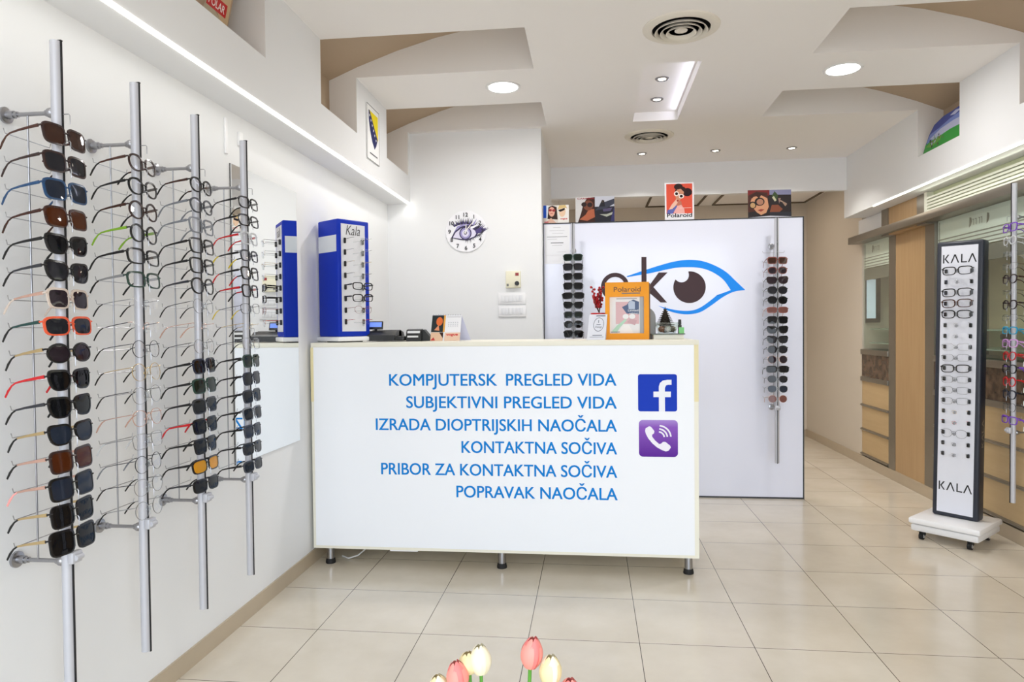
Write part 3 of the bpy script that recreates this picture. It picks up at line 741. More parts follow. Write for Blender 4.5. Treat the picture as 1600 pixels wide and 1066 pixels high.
# coat-of-arms picture on the bulkhead
ar = Art((FXL+0.007, 1.716, 2.312), (0, 1, 0), (0, 0, 1), 0.238, 0.336, 0.005, (244, 244, 244))
ar.rect((40, 40, 40), 0, 0, 1, 0.012).rect((40, 40, 40), 0, 0.988, 1, 1).rect((60, 60, 60), 0, 0, 0.016, 1).rect((60, 60, 60), 0.984, 0, 1, 1)
sh = [(0.14, 0.90), (0.90, 0.90), (0.90, 0.62), (0.84, 0.44), (0.74, 0.33), (0.60, 0.25), (0.42, 0.36), (0.24, 0.55), (0.15, 0.74)]
ar.poly((32, 36, 96), sh).poly((236, 214, 20), [(0.22, 0.90), (0.90, 0.90), (0.90, 0.44)])
for i in range(6):
    u, v = 0.22+0.10*i, 0.81-0.075*i
    ar.poly((245, 245, 245), [(u+0.05*math.cos(PI/2+PI*j/5)*(1 if j % 2 == 0 else 0.42), v+0.035*math.sin(PI/2+PI*j/5)*(1 if j % 2 == 0 else 0.42)) for j in range(10)])
ar.lines((90, 90, 96), 0.2, 0.85, 0.12, 0.12, 1, 0.02)
tag(ar.build('wall_picture'), 'white framed picture of a blue and yellow shield on the bulkhead', 'picture')

# posters in the coffers
ar = Art((0.145, -0.10, ZL+0.004), (0, 1, 0), (0.42*0.5, 0, 0.9), 0.42, 0.36, 0.003, (176, 150, 124))
ar.rect((70, 52, 44), 0, 0, 0.45, 1).poly((40, 62, 60), [(0.4, 0.5), (0.72, 0.72), (0.7, 1), (0.36, 1)]).poly((206, 178, 140), [(0.7, 0.4), (0.99, 0.1), (0.95, 1), (0.74, 1)])
ar.poly((176, 96, 70), [(0.8, 0.55), (0.9, 0.5), (0.92, 1), (0.78, 1)]).poly((190, 176, 150), [(0.5, 0.0), (0.98, 0.0), (0.98, 0.2), (0.6, 0.36)])
ar.rect((196, 36, 34), 0.60, 0.30, 0.93, 0.44).text((250, 236, 232), 'POLAR', 0.63, 0.33, 0.27, 0.08, 0.01)
ar.ell((92, 50, 36), 0.965, 0.05, 0.03, 0.05)
tag(ar.build('poster'), 'fashion poster with a red banner standing in the bulkhead opening', 'poster')
# arched landscape
pts = [(0, 0), (0.038, 0.057), (0.092, 0.118), (0.16, 0.165), (0.275, 0.188), (0.40, 0.19), (0.50, 0.196), (0.565, 0.19), (0.565, 0)]
PXX = 3.872
m = MB(); PM = [M((40, 150, 52), 0.5), M((48, 62, 140), 0.5), M((110, 128, 190), 0.5), M((176, 180, 208), 0.5), M((104, 158, 60), 0.5), M((130, 70, 60), 0.5), M((34, 56, 34), 0.5)]
Y_L = 2.672
def pp(mi, q, o): m.add([(PXX-o, Y_L-u, ZL+v+0.002) for u, v in q], [tuple(range(len(q)))], mi)
m.prism(pts, (PXX, Y_L, ZL+0.002), (0, -1, 0), (0, 0, 1), (0.006, 0, 0), mi=1)
pp(1, pts, 0.0004)
pp(2, [(0.062, 0.085), (0.11, 0.118), (0.22, 0.128), (0.36, 0.15), (0.565, 0.165), (0.565, 0.06), (0.06, 0.06)], 0.0007)
pp(3, [(0.10, 0.088), (0.24, 0.118), (0.40, 0.128), (0.565, 0.125), (0.565, 0.06), (0.2, 0.06)], 0.001)
pp(3, [(0.36, 0.168), (0.43, 0.183), (0.50, 0.174), (0.42, 0.158)], 0.001)
pp(0, [(0, 0), (0.044, 0.062), (0.12, 0.072), (0.24, 0.076), (0.36, 0.084), (0.48, 0.082), (0.565, 0.078), (0.565, 0)], 0.0013)
pp(4, [(0.05, 0.045), (0.12, 0.070), (0.26, 0.075), (0.24, 0.05), (0.12, 0.03)], 0.0016)
for k in range(26):
    u, v = 0.10+rs.random()*0.20, 0.03+rs.random()*0.06; r = 0.005+rs.random()*0.008
    pp((5, 6, 0, 3)[k % 4], [(u+r*math.cos(a), v+r*math.sin(a)) for a in (0.2, 1.6, 2.9, 4.4)], 0.0019+0.00005*k)
tag(m.build('landscape_picture', PM, smooth=False), 'arched picture of a green meadow and blue sky in the bulkhead opening', 'picture')

# ================================================================ WHITE LOGO BOARD
t = thing('display_board', 'tall glossy white board with the oko eye logo behind the counter', 'board', (0, 0, 0))
BOARD = M((230, 233, 249), 0.14, coat=0.15, name='glossy_white_laminate')
bx('panel', BOARD, (1.266, 3.143, YBF, YBF+0.028, 0.010, 2.052), t)
DKE = M((46, 48, 54), 0.4)
bx('edge_trim', DKE, (1.259, 1.266, YBF-0.002, YBF+0.03, 0, 2.06), t); bx('edge_trim', DKE, (3.143, 3.152, YBF-0.002, YBF+0.03, 0, 2.06), t)
bx('edge_trim', DKE, (1.266, 3.143, YBF-0.002, YBF+0.03, 2.052, 2.06), t); bx('edge_trim', DKE, (1.266, 3.143, YBF-0.002, YBF+0.03, 0, 0.012), t)
def smooth_poly(P, k=6):
    n = len(P); out = []
    for i in range(n-1):
        p0 = P[max(0, i-1)]; p1 = P[i]; p2_ = P[i+1]; p3 = P[min(n-1, i+2)]
        for j in range(k):
            u = j/k
            out.append(tuple(0.5*((2*p1[d])+(-p0[d]+p2_[d])*u+(2*p0[d]-5*p1[d]+4*p2_[d]-p3[d])*u*u+(-p0[d]+3*p1[d]-3*p2_[d]+p3[d])*u**3) for d in (0, 1)))
    out.append(P[-1]); return out
UO = [(1.8834, 1.6502), (1.9918, 1.6852), (2.1267, 1.7262), (2.2339, 1.7526), (2.3338, 1.7628), (2.4332, 1.7512), (2.5255, 1.7155), (2.6043, 1.6667), (2.6697, 1.6022), (2.7388, 1.5336)]
LO = [(2.7388, 1.5336), (2.6563, 1.5215), (2.5774, 1.4822), (2.4980, 1.4251), (2.4184, 1.3759), (2.3386, 1.3606), (2.2587, 1.3670), (2.1785, 1.3912), (2.1116, 1.4275)]
LI = [(2.1116, 1.4275), (2.1786, 1.4062), (2.2588, 1.3901), (2.3388, 1.3864), (2.4053, 1.4032), (2.4717, 1.4458), (2.5379, 1.4990), (2.5907, 1.5320)]
UI = [(2.5907, 1.5320), (2.6472-0.008, 1.5580+0.012), (2.5909, 1.6062), (2.5253, 1.6574), (2.4594, 1.6898), (2.3933, 1.7046), (2.3336, 1.7085), (2.2603, 1.7072), (2.1801, 1.6952), (2.0457, 1.6678), (1.8833, 1.6434)]
UI = [(2.6015, 1.5375), (2.5909, 1.6062)] + UI[3:]
EB = M((34, 146, 252), 0.4, 0.0, 0.15, name='logo_blue'); DB = M((64, 42, 46), 0.3, 0.0, 0.2, name='logo_brown')
def flat(mb, poly, y=YBF, th=0.0012): mb.prism(poly, (0, y, 0), (1, 0, 0), (0, 0, 1), (0, -th, 0))
def strip(mb, A_, B_, y=YBF, th=0.0012):
    n = len(A_)
    for i in range(n-1): mb.prism([A_[i], A_[i+1], B_[i+1], B_[i]], (0, y, 0), (1, 0, 0), (0, 0, 1), (0, -th, 0))
def resamp(P, n):
    P = smooth_poly(P, 8); L_ = [0]
    for i in range(1, len(P)): L_.append(L_[-1]+math.dist(P[i], P[i-1]))
    out = []
    for k in range(n):
        d = L_[-1]*k/(n-1); i = max(1, next((j for j in range(len(L_)) if L_[j] >= d-1e-9), len(L_)-1))
        u = (d-L_[i-1])/max(1e-9, L_[i]-L_[i-1]); out.append((P[i-1][0]+(P[i][0]-P[i-1][0])*u, P[i-1][1]+(P[i][1]-P[i-1][1])*u))
    return out
m = MB()
upi = list(reversed([(2.5960, 1.5340), (2.5640, 1.6290), (2.5253, 1.6574), (2.4594, 1.6898), (2.3933, 1.7046), (2.3336, 1.7085), (2.2603, 1.7072), (2.1801, 1.6952), (2.0457, 1.6678), (1.8833, 1.6434)]))
upi = list(reversed([(2.5907, 1.5320), (2.5909, 1.6062-0.002), (2.5253, 1.6574), (2.4594, 1.6898), (2.3933, 1.7046), (2.3336, 1.7085), (2.2603, 1.7072), (2.1801, 1.6952), (2.0457, 1.6678), (1.8833, 1.6434)]))
upi = list(reversed([(2.6360, 1.5340), (2.5880, 1.6062), (2.5253, 1.6574), (2.4594, 1.6898), (2.3933, 1.7046), (2.3336, 1.7085), (2.2603, 1.7072), (2.1801, 1.6952), (2.0457, 1.6678), (1.8833, 1.6434)]))
strip(m, resamp(UO, 60), resamp(upi, 60))
strip(m, resamp(LO, 60), resamp(list(reversed(LI[:-1]+[(2.5379, 1.4990), (2.6360, 1.5340)])), 60))
m.build('eye_outline', EB, t, smooth=False)
m = MB(); flat(m, [(1.9911, 1.7905), (2.0275, 1.7897), (2.0269, 1.4520), (1.9905, 1.4525)], th=0.0018)
flat(m, [(2.0275, 1.5505), (2.1170, 1.6732), (2.1813, 1.6720), (2.0774, 1.5661), (2.0448, 1.5260)], th=0.0018)
flat(m, [(2.0774, 1.5661), (2.1761, 1.4499), (2.1292, 1.4505), (2.0449, 1.5256)], th=0.00185)
m.build('letter_k', DB, t, smooth=False)
m = MB(); n = 48
for i in range(n):
    a0, a1 = 2*PI*i/n, 2*PI*(i+1)/n; c0 = (1.795, 1.573)
    m.prism([(c0[0]+r*math.cos(a), c0[1]+r*math.sin(a)) for r, a in ((0.104, a0), (0.104, a1), (0.073, a1), (0.073, a0))], (0, YBF, 0), (1, 0, 0), (0, 0, 1), (0, -0.0018, 0))
m.build('letter_o', DB, t, smooth=False)
# pupil: disc with a round bite
m = MB(); pc = (2.3396, 1.5604); pr = 0.117; nc = (2.283, 1.650); nr = 0.053
poly = []
for i in range(96):
    a = 2*PI*i/96; q = (pc[0]+pr*math.cos(a), pc[1]+pr*math.sin(a)); poly.append(q)
keep = [math.dist(q, nc) > nr for q in poly]
st = next(i for i in range(96) if keep[i] and not keep[i-1])
ring = [poly[(st+i) % 96] for i in range(96) if keep[(st+i) % 96]]
e0, s0 = ring[-1], ring[0]
a0 = math.atan2(e0[1]-nc[1], e0[0]-nc[0]); a1 = math.atan2(s0[1]-nc[1], s0[0]-nc[0])
while a1 < a0: a1 += 2*PI
if a1-a0 > PI*1.6: a1 -= 2*PI
if math.dist((nc[0]+nr*math.cos((a0+a1)/2), nc[1]+nr*math.sin((a0+a1)/2)), pc) > pr: a1 += -2*PI if a1 > a0 else 2*PI
arc = [(nc[0]+nr*math.cos(a0+(a1-a0)*k/16), nc[1]+nr*math.sin(a0+(a1-a0)*k/16)) for k in range(1, 16)]
full = ring+arc
bmp = MB(); bmp.prism(full, (0, YBF, 0), (1, 0, 0), (0, 0, 1), (0, -0.0018, 0)); bmp.build('pupil', DB, t, smooth=False)
# notice sheet on the board
ar = Art((1.270, YBF-0.0012, 1.753), (1, 0, 0), (0, 0, 1), 0.190, 0.292, 0.001, (238, 239, 243))
for v, a, b, th, c in ((0.93, 0.35, 0.65, 0.010, 200), (0.85, 0.2, 0.8, 0.008, 190), (0.78, 0.3, 0.75, 0.008, 190), (0.69, 0.1, 0.9, 0.011, 120), (0.63, 0.12, 0.5, 0.008, 170), (0.53, 0.25, 0.75, 0.016, 90), (0.47, 0.3, 0.7, 0.008, 180), (0.3, 0.5, 0.85, 0.006, 205), (0.22, 0.05, 0.95, 0.004, 205)):
    ar.rect((c, c, c+4), a, v, b, v+th)
tag(ar.build('notice_sheet'), 'white printed notice sheet fixed to the board corner by the clock wall', 'notice')
# cards standing on top of the board
YT = YBF+0.012; ZT = 2.0602
ar = Art((1.262, YT, ZT), (1, 0, 0), (0, 0.05, 1), 0.193, 0.137, 0.003, (222, 214, 206))
ar.rect((40, 90, 200), 0, 0.3, 0.16, 1).rect((230, 236, 244), 0.12, 0.3, 0.2, 1).poly((52, 30, 24), [(0.16, 0.25), (0.2, 0.9), (0.35, 0.98), (0.52, 0.9), (0.56, 0.2)])
ar.ell((226, 168, 146), 0.33, 0.64, 0.12, 0.27).poly((216, 176, 156), [(0.05, 0.0), (0.3, 0.3), (0.52, 0.0)]).ell((156, 52, 56), 0.27, 0.73, 0.065, 0.07).ell((156, 52, 56), 0.41, 0.71, 0.065, 0.07).rect((176, 60, 62), 0.28, 0.53, 0.37, 0.56)
ar.poly((236, 232, 226), [(0.58, 0), (1, 0), (1, 1), (0.56, 1)]).ell((232, 198, 168), 0.74, 0.64, 0.13, 0.30).poly((214, 186, 126), [(0.56, 0.75), (0.62, 0.98), (0.86, 1), (0.94, 0.8), (0.8, 0.86)]).poly((26, 22, 28), [(0.58, 0.72), (0.84, 0.84), (0.84, 0.72), (0.66, 0.62)])
ar.text((196, 40, 44), 'vogue', 0.66, 0.20, 0.28, 0.10, 0.03).rect((206, 90, 110), 0.04, 0.04, 0.2, 0.1)
tag(ar.build('display_card'), 'small card of two women in sunglasses, nearest the clock wall on the board', 'card')
ar = Art((1.505, YT, ZT), (1, 0, 0), (0, 0.05, 1), 0.290, 0.194, 0.003, (40, 40, 48))
ar.rect((206, 204, 204), 0, 0, 0.5, 1).poly((60, 34, 28), [(0.06, 0), (0.14, 0.35), (0.2, 0.7), (0.3, 0.95), (0.5, 0.98), (0.5, 0)]).poly((172, 96, 68), [(0.1, 0.12), (0.26, 0.3), (0.34, 0.5), (0.48, 0.52), (0.5, 0.2), (0.3, 0.06)]).ell((120, 70, 52), 0.33, 0.66, 0.13, 0.2)
ar.ell((46, 34, 34), 0.22, 0.70, 0.07, 0.09).ell((46, 34, 34), 0.37, 0.68, 0.07, 0.09).text((150, 34, 44), 'CARRERA', 0.05, 0.90, 0.44, 0.065, 0.02)
ar.rect((196, 198, 210), 0.5, 0.6, 1, 1).poly((60, 62, 76), [(0.5, 0.45), (0.7, 0.75), (1, 0.9), (1, 0.7), (0.75, 0.5)]).poly((40, 40, 46), [(0.6, 0.6), (0.68, 0.84), (0.74, 0.84), (0.76, 0.6)]).ell((70, 60, 56), 0.70, 0.80, 0.03, 0.06)
ar.poly((170, 172, 160), [(0.62, 0.3), (0.8, 0.2), (1, 0.32), (1, 0.4), (0.8, 0.3)]).poly((56, 54, 100), [(0.9, 0.02), (1, 0.02), (1, 0.6), (0.94, 0.3)]).poly((86, 78, 110), [(0.7, 0.5), (0.95, 0.55), (0.9, 0.42), (0.72, 0.4)])
tag(ar.build('display_card'), 'wide dark card of a brown portrait and a car interior on the board', 'card')
ar = Art((2.166, YT, ZT), (1, 0, 0), (0, 0.05, 1), 0.212, 0.279, 0.003, (243, 241, 246))
ar.rect((226, 88, 66), 0.055, 0.17, 0.945, 0.965)
ar.ell((44, 26, 26), 0.47, 0.885, 0.15, 0.085).ell((44, 24, 28), 0.775, 0.735, 0.165, 0.11).ell((52, 30, 28), 0.54, 0.78, 0.19, 0.11, 0.3)
ar.poly((208, 146, 116), [(0.36, 0.72), (0.42, 0.81), (0.55, 0.83), (0.66, 0.74), (0.62, 0.6), (0.46, 0.48), (0.38, 0.54)]).poly((196, 120, 98), [(0.40, 0.5), (0.56, 0.5), (0.6, 0.36), (0.4, 0.34)])
ar.poly((236, 190, 170), [(0.12, 0.26), (0.24, 0.42), (0.40, 0.56), (0.44, 0.46), (0.26, 0.26)]).poly((240, 178, 172), [(0.3, 0.17), (0.36, 0.36), (0.56, 0.40), (0.66, 0.3), (0.68, 0.17)]).poly((98, 104, 176), [(0.07, 0.17), (0.09, 0.27), (0.26, 0.30), (0.4, 0.4), (0.42, 0.36), (0.27, 0.17)])
ar.ell((246, 232, 226), 0.40, 0.70, 0.085, 0.065).ell((246, 232, 226), 0.57, 0.63, 0.09, 0.06).rect((246, 232, 226), 0.44, 0.655, 0.54, 0.685).ell((30, 20, 22), 0.405, 0.70, 0.05, 0.04).ell((30, 20, 22), 0.565, 0.63, 0.055, 0.036).poly((170, 50, 54), [(0.40, 0.52), (0.46, 0.54), (0.48, 0.51), (0.42, 0.49)])
ar.rect((248, 214, 206), 0.5, 0.31, 0.9, 0.322).text((28, 26, 40), 'Polaroid', 0.07, 0.075, 0.86, 0.105, 0.015)
tag(ar.build('display_card'), 'upright red card of a girl in white sunglasses standing on the board', 'card')
ar = Art((2.764, YT, ZT), (1, 0, -0.015), (0, 0.05, 1), 0.305, 0.205, 0.003, (40, 32, 34))
ar.rect((120, 30, 30), 0, 0.8, 0.5, 1).poly((74, 36, 28), [(0, 0.2), (0, 0.8), (0.2, 0.95), (0.45, 0.9), (0.5, 0.3)]).poly((206, 148, 112), [(0.06, 0.6), (0.1, 0.74), (0.3, 0.82), (0.45, 0.7), (0.48, 0.4), (0.42, 0.18), (0.3, 0.1), (0.2, 0.2), (0.1, 0.4)]).poly((60, 28, 22), [(0.04, 0.78), (0.2, 0.92), (0.42, 0.84), (0.3, 0.8), (0.26, 0.7), (0.16, 0.82), (0.1, 0.7)])
ar.ell((24, 18, 18), 0.11, 0.46, 0.085, 0.13).ell((188, 150, 104), 0.11, 0.45, 0.06, 0.095).ell((24, 18, 18), 0.27, 0.58, 0.115, 0.15).ell((170, 120, 96), 0.28, 0.57, 0.08, 0.11).poly((150, 66, 56), [(0.22, 0.27), (0.3, 0.32), (0.38, 0.3), (0.3, 0.22)])
ar.rect((128, 128, 160), 0.5, 0.82, 1, 1).poly((60, 78, 46), [(0.55, 0.78), (0.62, 0.95), (0.7, 0.8), (0.66, 0.6)]).poly((196, 190, 160), [(0.56, 0.72), (0.6, 0.78), (0.66, 0.62), (0.62, 0.58)]).poly((130, 72, 50), [(0.5, 0.2), (0.55, 0.46), (0.7, 0.46), (0.8, 0.3), (0.7, 0.16)]).poly((190, 160, 140), [(0.72, 0.6), (0.9, 0.48), (0.86, 0.4), (0.9, 0.5), (0.76, 0.62)]).poly((150, 120, 110), [(0.7, 0.7), (0.72, 0.5), (0.76, 0.7)])
ar.rect((44, 44, 52), 0.5, 0.06, 1, 0.2).poly((206, 206, 216), [(0.0, 0.01), (0.5, 0.07), (1, 0.04), (1, 0.01)])
tag(ar.build('display_card'), 'wide dark card of a face in black eyeglasses standing at the board end', 'card')

# ================================================================ RECEPTION COUNTER
YF = 1.22; ZT2 = 1.204
t = thing('reception_counter', 'white reception counter with blue lettering on three steel legs', 'counter', (0, 0, 0))
CRM = M((240, 237, 222), 0.4, name='cream_edge_band'); CWH = M((246, 249, 255), 0.28, name='white_front_panel')
bx('front_panel', CWH, (0.128, 2.131, YF-0.004, YF+0.016, 0.108, 1.180), t)
bx('countertop', CRM, (0.112, 2.156, YF, 1.84, 1.180, ZT2), t, 0.002)
bx('side_panel', CRM, (0.112, 0.130, YF, 1.82, 0.092, 1.180), t); bx('side_panel', CRM, (2.131, 2.153, YF, 1.82, 0.092, 1.180), t)
bx('bottom_panel', CRM, (0.130, 2.131, YF, 1.82, 0.092, 0.110), t)
bx('bottom_rail', WHITE, (0.534, 0.685, YF+0.012, YF+0.08, 0.082, 0.092), t)
TAPE = M((236, 224, 178), 0.45)
bx('edge_tape', TAPE, (0.111, 0.1285, YF-0.002, YF, 0.887, 1.178), t); bx('edge_tape', TAPE, (2.1315, 2.1535, YF-0.002, YF, 0.892, 1.180), t)
for x, y in ((0.19, 1.262), (1.135, 1.264), (2.105, 1.263), (0.19, 1.78), (2.105, 1.78)):
    l = MB().tube([(x, y, 0.024), (x, y, 0.092)], 0.0205, 18).build('leg', CHROME, t)
    MB().lathe([(0.0, 0), (0.026, 0), (0.027, 0.006), (0.024, 0.022), (0.0215, 0.026), (0.0, 0.026)], c=(x, y, 0), n=18).build('foot', RUBBER, l)
TXT = M((22, 132, 216), 0.6, 0.0, 0.1, name='lettering_blue')
def line(s, x0, x1, z0):
    mb = MB()
    for k, (d, e) in enumerate(((-0.0012, -0.0006), (-0.0012, 0.0006), (0.0012, -0.0006), (0.0012, 0.0006))): text(mb, s, (x0+d, YF-0.0042-0.00012*k, z0+e), (1, 0, 0), (0, 0, 1), width=x1-x0, cap=0.0605)
    mb.build('lettering', TXT, t, smooth=False)
line('KOMPJUTERSK', 0.547, 1.124, 0.974); line('PREGLED VIDA', 1.174, 1.741, 0.974)
line('SUBJEKTIVNI PREGLED VIDA', 0.639, 1.742, 0.856); line('IZRADA DIOPTRIJSKIH NAO\u010cALA', 0.471, 1.742, 0.737)
line('KONTAKTNA SO\u010cIVA', 0.934, 1.742, 0.620); line('PRIBOR ZA KONTAKTNA SO\u010cIVA', 0.497, 1.742, 0.500); line('POPRAVAK NAO\u010cALA', 0.904, 1.743, 0.384)
def rrect(x0, x1, z0, z1, r, n=6):
    out = []
    for cx, cz, a in ((x1-r, z1-r, 0), (x0+r, z1-r, PI/2), (x0+r, z0+r, PI), (x1-r, z0+r, 1.5*PI)):
        out += [(cx+r*math.cos(a+PI/2*i/n), cz+r*math.sin(a+PI/2*i/n)) for i in range(n+1)]
    return out
yp = YF-0.004
m = MB(); m.prism(rrect(1.851, 2.046, 0.842, 1.032, 0.012), (0, yp, 0), (1, 0, 0), (0, 0, 1), (0, -0.0006, 0)); sig = m.build('blue_social_sign', M((30, 64, 190), 0.5, 0.0, 0.1), t, smooth=False)
def sx(u): return 1.851+0.195*u
def sz(v): return 0.842+0.190*v
arc1 = [(sx(0.86), sz(0.85)), (sx(0.75), sz(0.85)), (sx(0.64), sz(0.83)), (sx(0.565), sz(0.765)), (sx(0.535), sz(0.67)), (sx(0.535), sz(0.535)), (sx(0.395), sz(0.535)), (sx(0.395), sz(0.385)), (sx(0.535), sz(0.385)), (sx(0.535), sz(0.0)),
        (sx(0.69), sz(0.0)), (sx(0.69), sz(0.385)), (sx(0.84), sz(0.385)), (sx(0.845), sz(0.535)), (sx(0.69), sz(0.535)), (sx(0.69), sz(0.63)), (sx(0.72), sz(0.70)), (sx(0.77), sz(0.715)), (sx(0.86), sz(0.715))]
m = MB(); m.prism(arc1, (0, yp-0.0006, 0), (1, 0, 0), (0, 0, 1), (0, -0.0004, 0)); m.build('letter_f', M((240, 242, 250), 0.3), sig, smooth=False)
m = MB(); mm = []
PV = [(112, 62, 170), (122, 70, 178), (134, 84, 188), (150, 104, 200), (176, 140, 216)]
full_ = rrect(1.854, 2.049, 0.610, 0.798, 0.020, 8)
m.prism(full_, (0, yp, 0), (1, 0, 0), (0, 0, 1), (0, -0.0006, 0))
def mat_viber():
    q = bpy.data.materials.new('purple_sticker'); q.use_nodes = True; nt = q.node_tree; b = nt.nodes['Principled BSDF']; b.inputs['Roughness'].default_value = 0.5; b.inputs['Specular IOR Level'].default_value = 0.1
    tc = nt.nodes.new('ShaderNodeTexCoord'); sp_ = nt.nodes.new('ShaderNodeSeparateXYZ'); mr = nt.nodes.new('ShaderNodeMapRange'); rp = nt.nodes.new('ShaderNodeValToRGB')
    mr.inputs[1].default_value = 0.61; mr.inputs[2].default_value = 0.80
    rp.color_ramp.elements[0].color = lin((94, 42, 152)); rp.color_ramp.elements[1].color = lin((176, 146, 218))
    e = rp.color_ramp.elements.new(0.8); e.color = lin((142, 92, 194))
    L = nt.links.new; L(tc.outputs['Object'], sp_.inputs[0]); L(sp_.outputs[2], mr.inputs[0]); L(mr.outputs[0], rp.inputs[0]); L(rp.outputs[0], b.inputs['Base Color'])
    return q
sig = m.build('purple_phone_sign', mat_viber(), t, smooth=False)
def vx(u): return 1.854+0.195*u
def vz(v): return 0.610+0.188*v
hs = [(0.16, 0.70), (0.17, 0.77), (0.26, 0.83), (0.31, 0.82), (0.40, 0.70), (0.39, 0.64), (0.34, 0.60), (0.34, 0.55), (0.42, 0.44), (0.52, 0.35), (0.57, 0.36), (0.62, 0.41), (0.68, 0.41), (0.80, 0.31), (0.82, 0.26), (0.76, 0.17), (0.69, 0.15), (0.60, 0.18), (0.46, 0.26), (0.34, 0.37), (0.24, 0.50), (0.18, 0.62)]
m = MB(); m.prism([(vx(a), vz(b)) for a, b in hs], (0, yp-0.0006, 0), (1, 0, 0), (0, 0, 1), (0, -0.0004, 0))
for r in (0.13, 0.21, 0.30):
    n = 10; c0 = (0.50, 0.53)
    A_ = [(vx(c0[0]+r*math.cos(math.radians(4+80*i/n))), vz(c0[1]+r*math.sin(math.radians(4+80*i/n)))) for i in range(n+1)]
    B_ = [(vx(c0[0]+(r+0.042)*math.cos(math.radians(4+80*i/n))), vz(c0[1]+(r+0.042)*math.sin(math.radians(4+80*i/n)))) for i in range(n+1)]
    strip(m, A_, B_, yp-0.0006, 0.0004)
m.build('phone_symbol', M((242, 240, 250), 0.3), sig, smooth=False)
m = MB(); m.tube([(0.22, 1.36, 0.005), (0.27, 1.32, 0.006), (0.32, 1.33, 0.02), (0.36, 1.40, 0.05), (0.37, 1.5, 0.092)], 0.004, 8)
tag(m.build('power_cable', M((225, 225, 225), 0.5)), 'short white cable hanging under the counter beside its leg', 'cable')

# ---------------------------------------------------------------- blue counter display
ang = math.atan2(0.816, 0.58)              # direction of its front edge
t = thing('counter_display', 'blue rotating eyewear display standing on the counter end', 'display', (0.259, 1.252, ZT2), ang)
# local: x along the front (width), y into the case, front face at y=0 facing -y (towards the poles)
BW, BD, BZ0, BZ1 = 0.207, 0.19, 0.032, 0.672
BLUE = M((16, 50, 176), 0.4, 0.0, 0.2, name='blue_plastic')
bx('base', WHITE, (-0.012, BW+0.012, -0.012, BD+0.012, 0.006, 0.031), t, 0.006)
bx('turntable', BLACK, (0.03, BW-0.03, 0.03, BD-0.03, 0, 0.006), t)
MB().box(0, BW, 0, BD, BZ0, BZ1, bevel=0.008, seg=3).build('case', BLUE, t)
bx('front_panel', M((226, 227, 232), 0.35), (0.022, BW-0.030, -0.002, 0.001, BZ0+0.028, BZ1-0.025), t)
m = MB(); text(m, 'Kala', (0.052, -0.002, BZ1-0.084), (1, 0, 0), (0, 0, 1), width=0.092, cap=0.052, shear=0.25, weight=-0.004); m.build('lettering', M((40, 40, 44), 0.4), t, smooth=False)
# mirrored sticker on the face turned to the room (local x=0 side)
bx('white_label', M((222, 226, 230), 0.2), (-0.0012, 0.0003, 0.012, BD-0.006, 0.495, 0.585), t)
KB = [('rect', N, 'gun', 'clear', 'black', None, 1.0), ('oval', N, 'silver', 'clear', 'silver', None, 1.0), ('rect', N, 'gold', 'clear', 'gold', None, 1.0), ('rect', N, 'silver', 'clear', 'gun', None, 1.0),
      ('rect', A, 'black', 'clear', None, None, 1.12), ('rect', A, 'black', 'clear', None, None, 1.15), ('panto', W, 'rosebrown', 'clear', 'rosebrown', None, 1.0), ('oval', N, 'rose', 'clear', 'red', None, 1.0)]
Rz = Matrix.Rotation(ang, 3, 'Z'); base = Vector((0.259, 1.252, ZT2))
xm = (0.022+BW-0.030)/2
for i, s in enumerate(KB):
    z = 0.552-0.0632*i
    for dx in (-0.058, 0.058):
        MB().box(xm+dx-0.006, xm+dx+0.006, -0.014, -0.002, z-0.012, z+0.018, bevel=0.004).build('peg', BLACK, t)
    q = MB(); q.tube([(xm, -0.002, z-0.002), (xm, -0.084, z-0.002)], 0.0022, 6); q.box(xm-0.005, xm+0.005, -0.090, -0.082, z-0.022, z+0.006, bevel=0.002); q.build('nose_rest', CLEAR, t)
    p = base+Rz @ Vector((xm, -0.090, z+0.004))
    eyeglasses(s, p, ang, 'the blue counter display', i, 7, 'eyeglasses on the blue counter display', droop=-0.5, tl=0.095, yawj=0.8).scale = (0.88, 0.88, 0.88)

# ---------------------------------------------------------------- things on the counter
t = thing('cash_register', 'black cash register with small tilted screen beside the blue display', 'cash register', (0.365, 1.40, ZT2), 0.0)
m = MB(); prof = [(0.0, 0.004), (0.0, 0.030), (0.02, 0.052), (0.07, 0.062), (0.15, 0.060), (0.19, 0.036), (0.19, 0.004)]
m.prism(prof, (0.0, 0.19, 0), (0, -1, 0), (0, 0, 1), (0.165, 0, 0)); m.build('body', M((30, 30, 32), 0.4), t)
MB().tube([(0.004, 0.10, 0.036), (0.165, 0.10, 0.036)], 0.030, 18).build('paper_cover', M((36, 36, 38), 0.35), t)
m = MB(); m.box(0.150, 0.215, 0.0, 0.17, 0.004, 0.030, bevel=0.008); m.build('keypad', M((26, 26, 28), 0.45), t)
q = MB().box(-0.04, 0.042, -0.005, 0.007, 0, 0.046, bevel=0.002, mat=Matrix.Translation((0.035, 0.05, 0.070)) @ Matrix.Rotation(-0.25, 4, 'X')).build('customer_screen', BLACK, t)
MB().box(-0.034, 0.036, -0.0062, -0.0048, 0.012, 0.040, mat=Matrix.Translation((0.035, 0.05, 0.070)) @ Matrix.Rotation(-0.25, 4, 'X')).build('lit_display', emis((110, 140, 220), 0.7, 'lcd_blue'), q)
MB().tube([(0.035, 0.06, 0.055), (0.035, 0.055, 0.078)], 0.008, 10).build('screen_neck', BLACK, t)
t = thing('card_terminal', 'black card terminal with white stripes between the register and calendar', 'card terminal', (0.585, 1.42, ZT2))
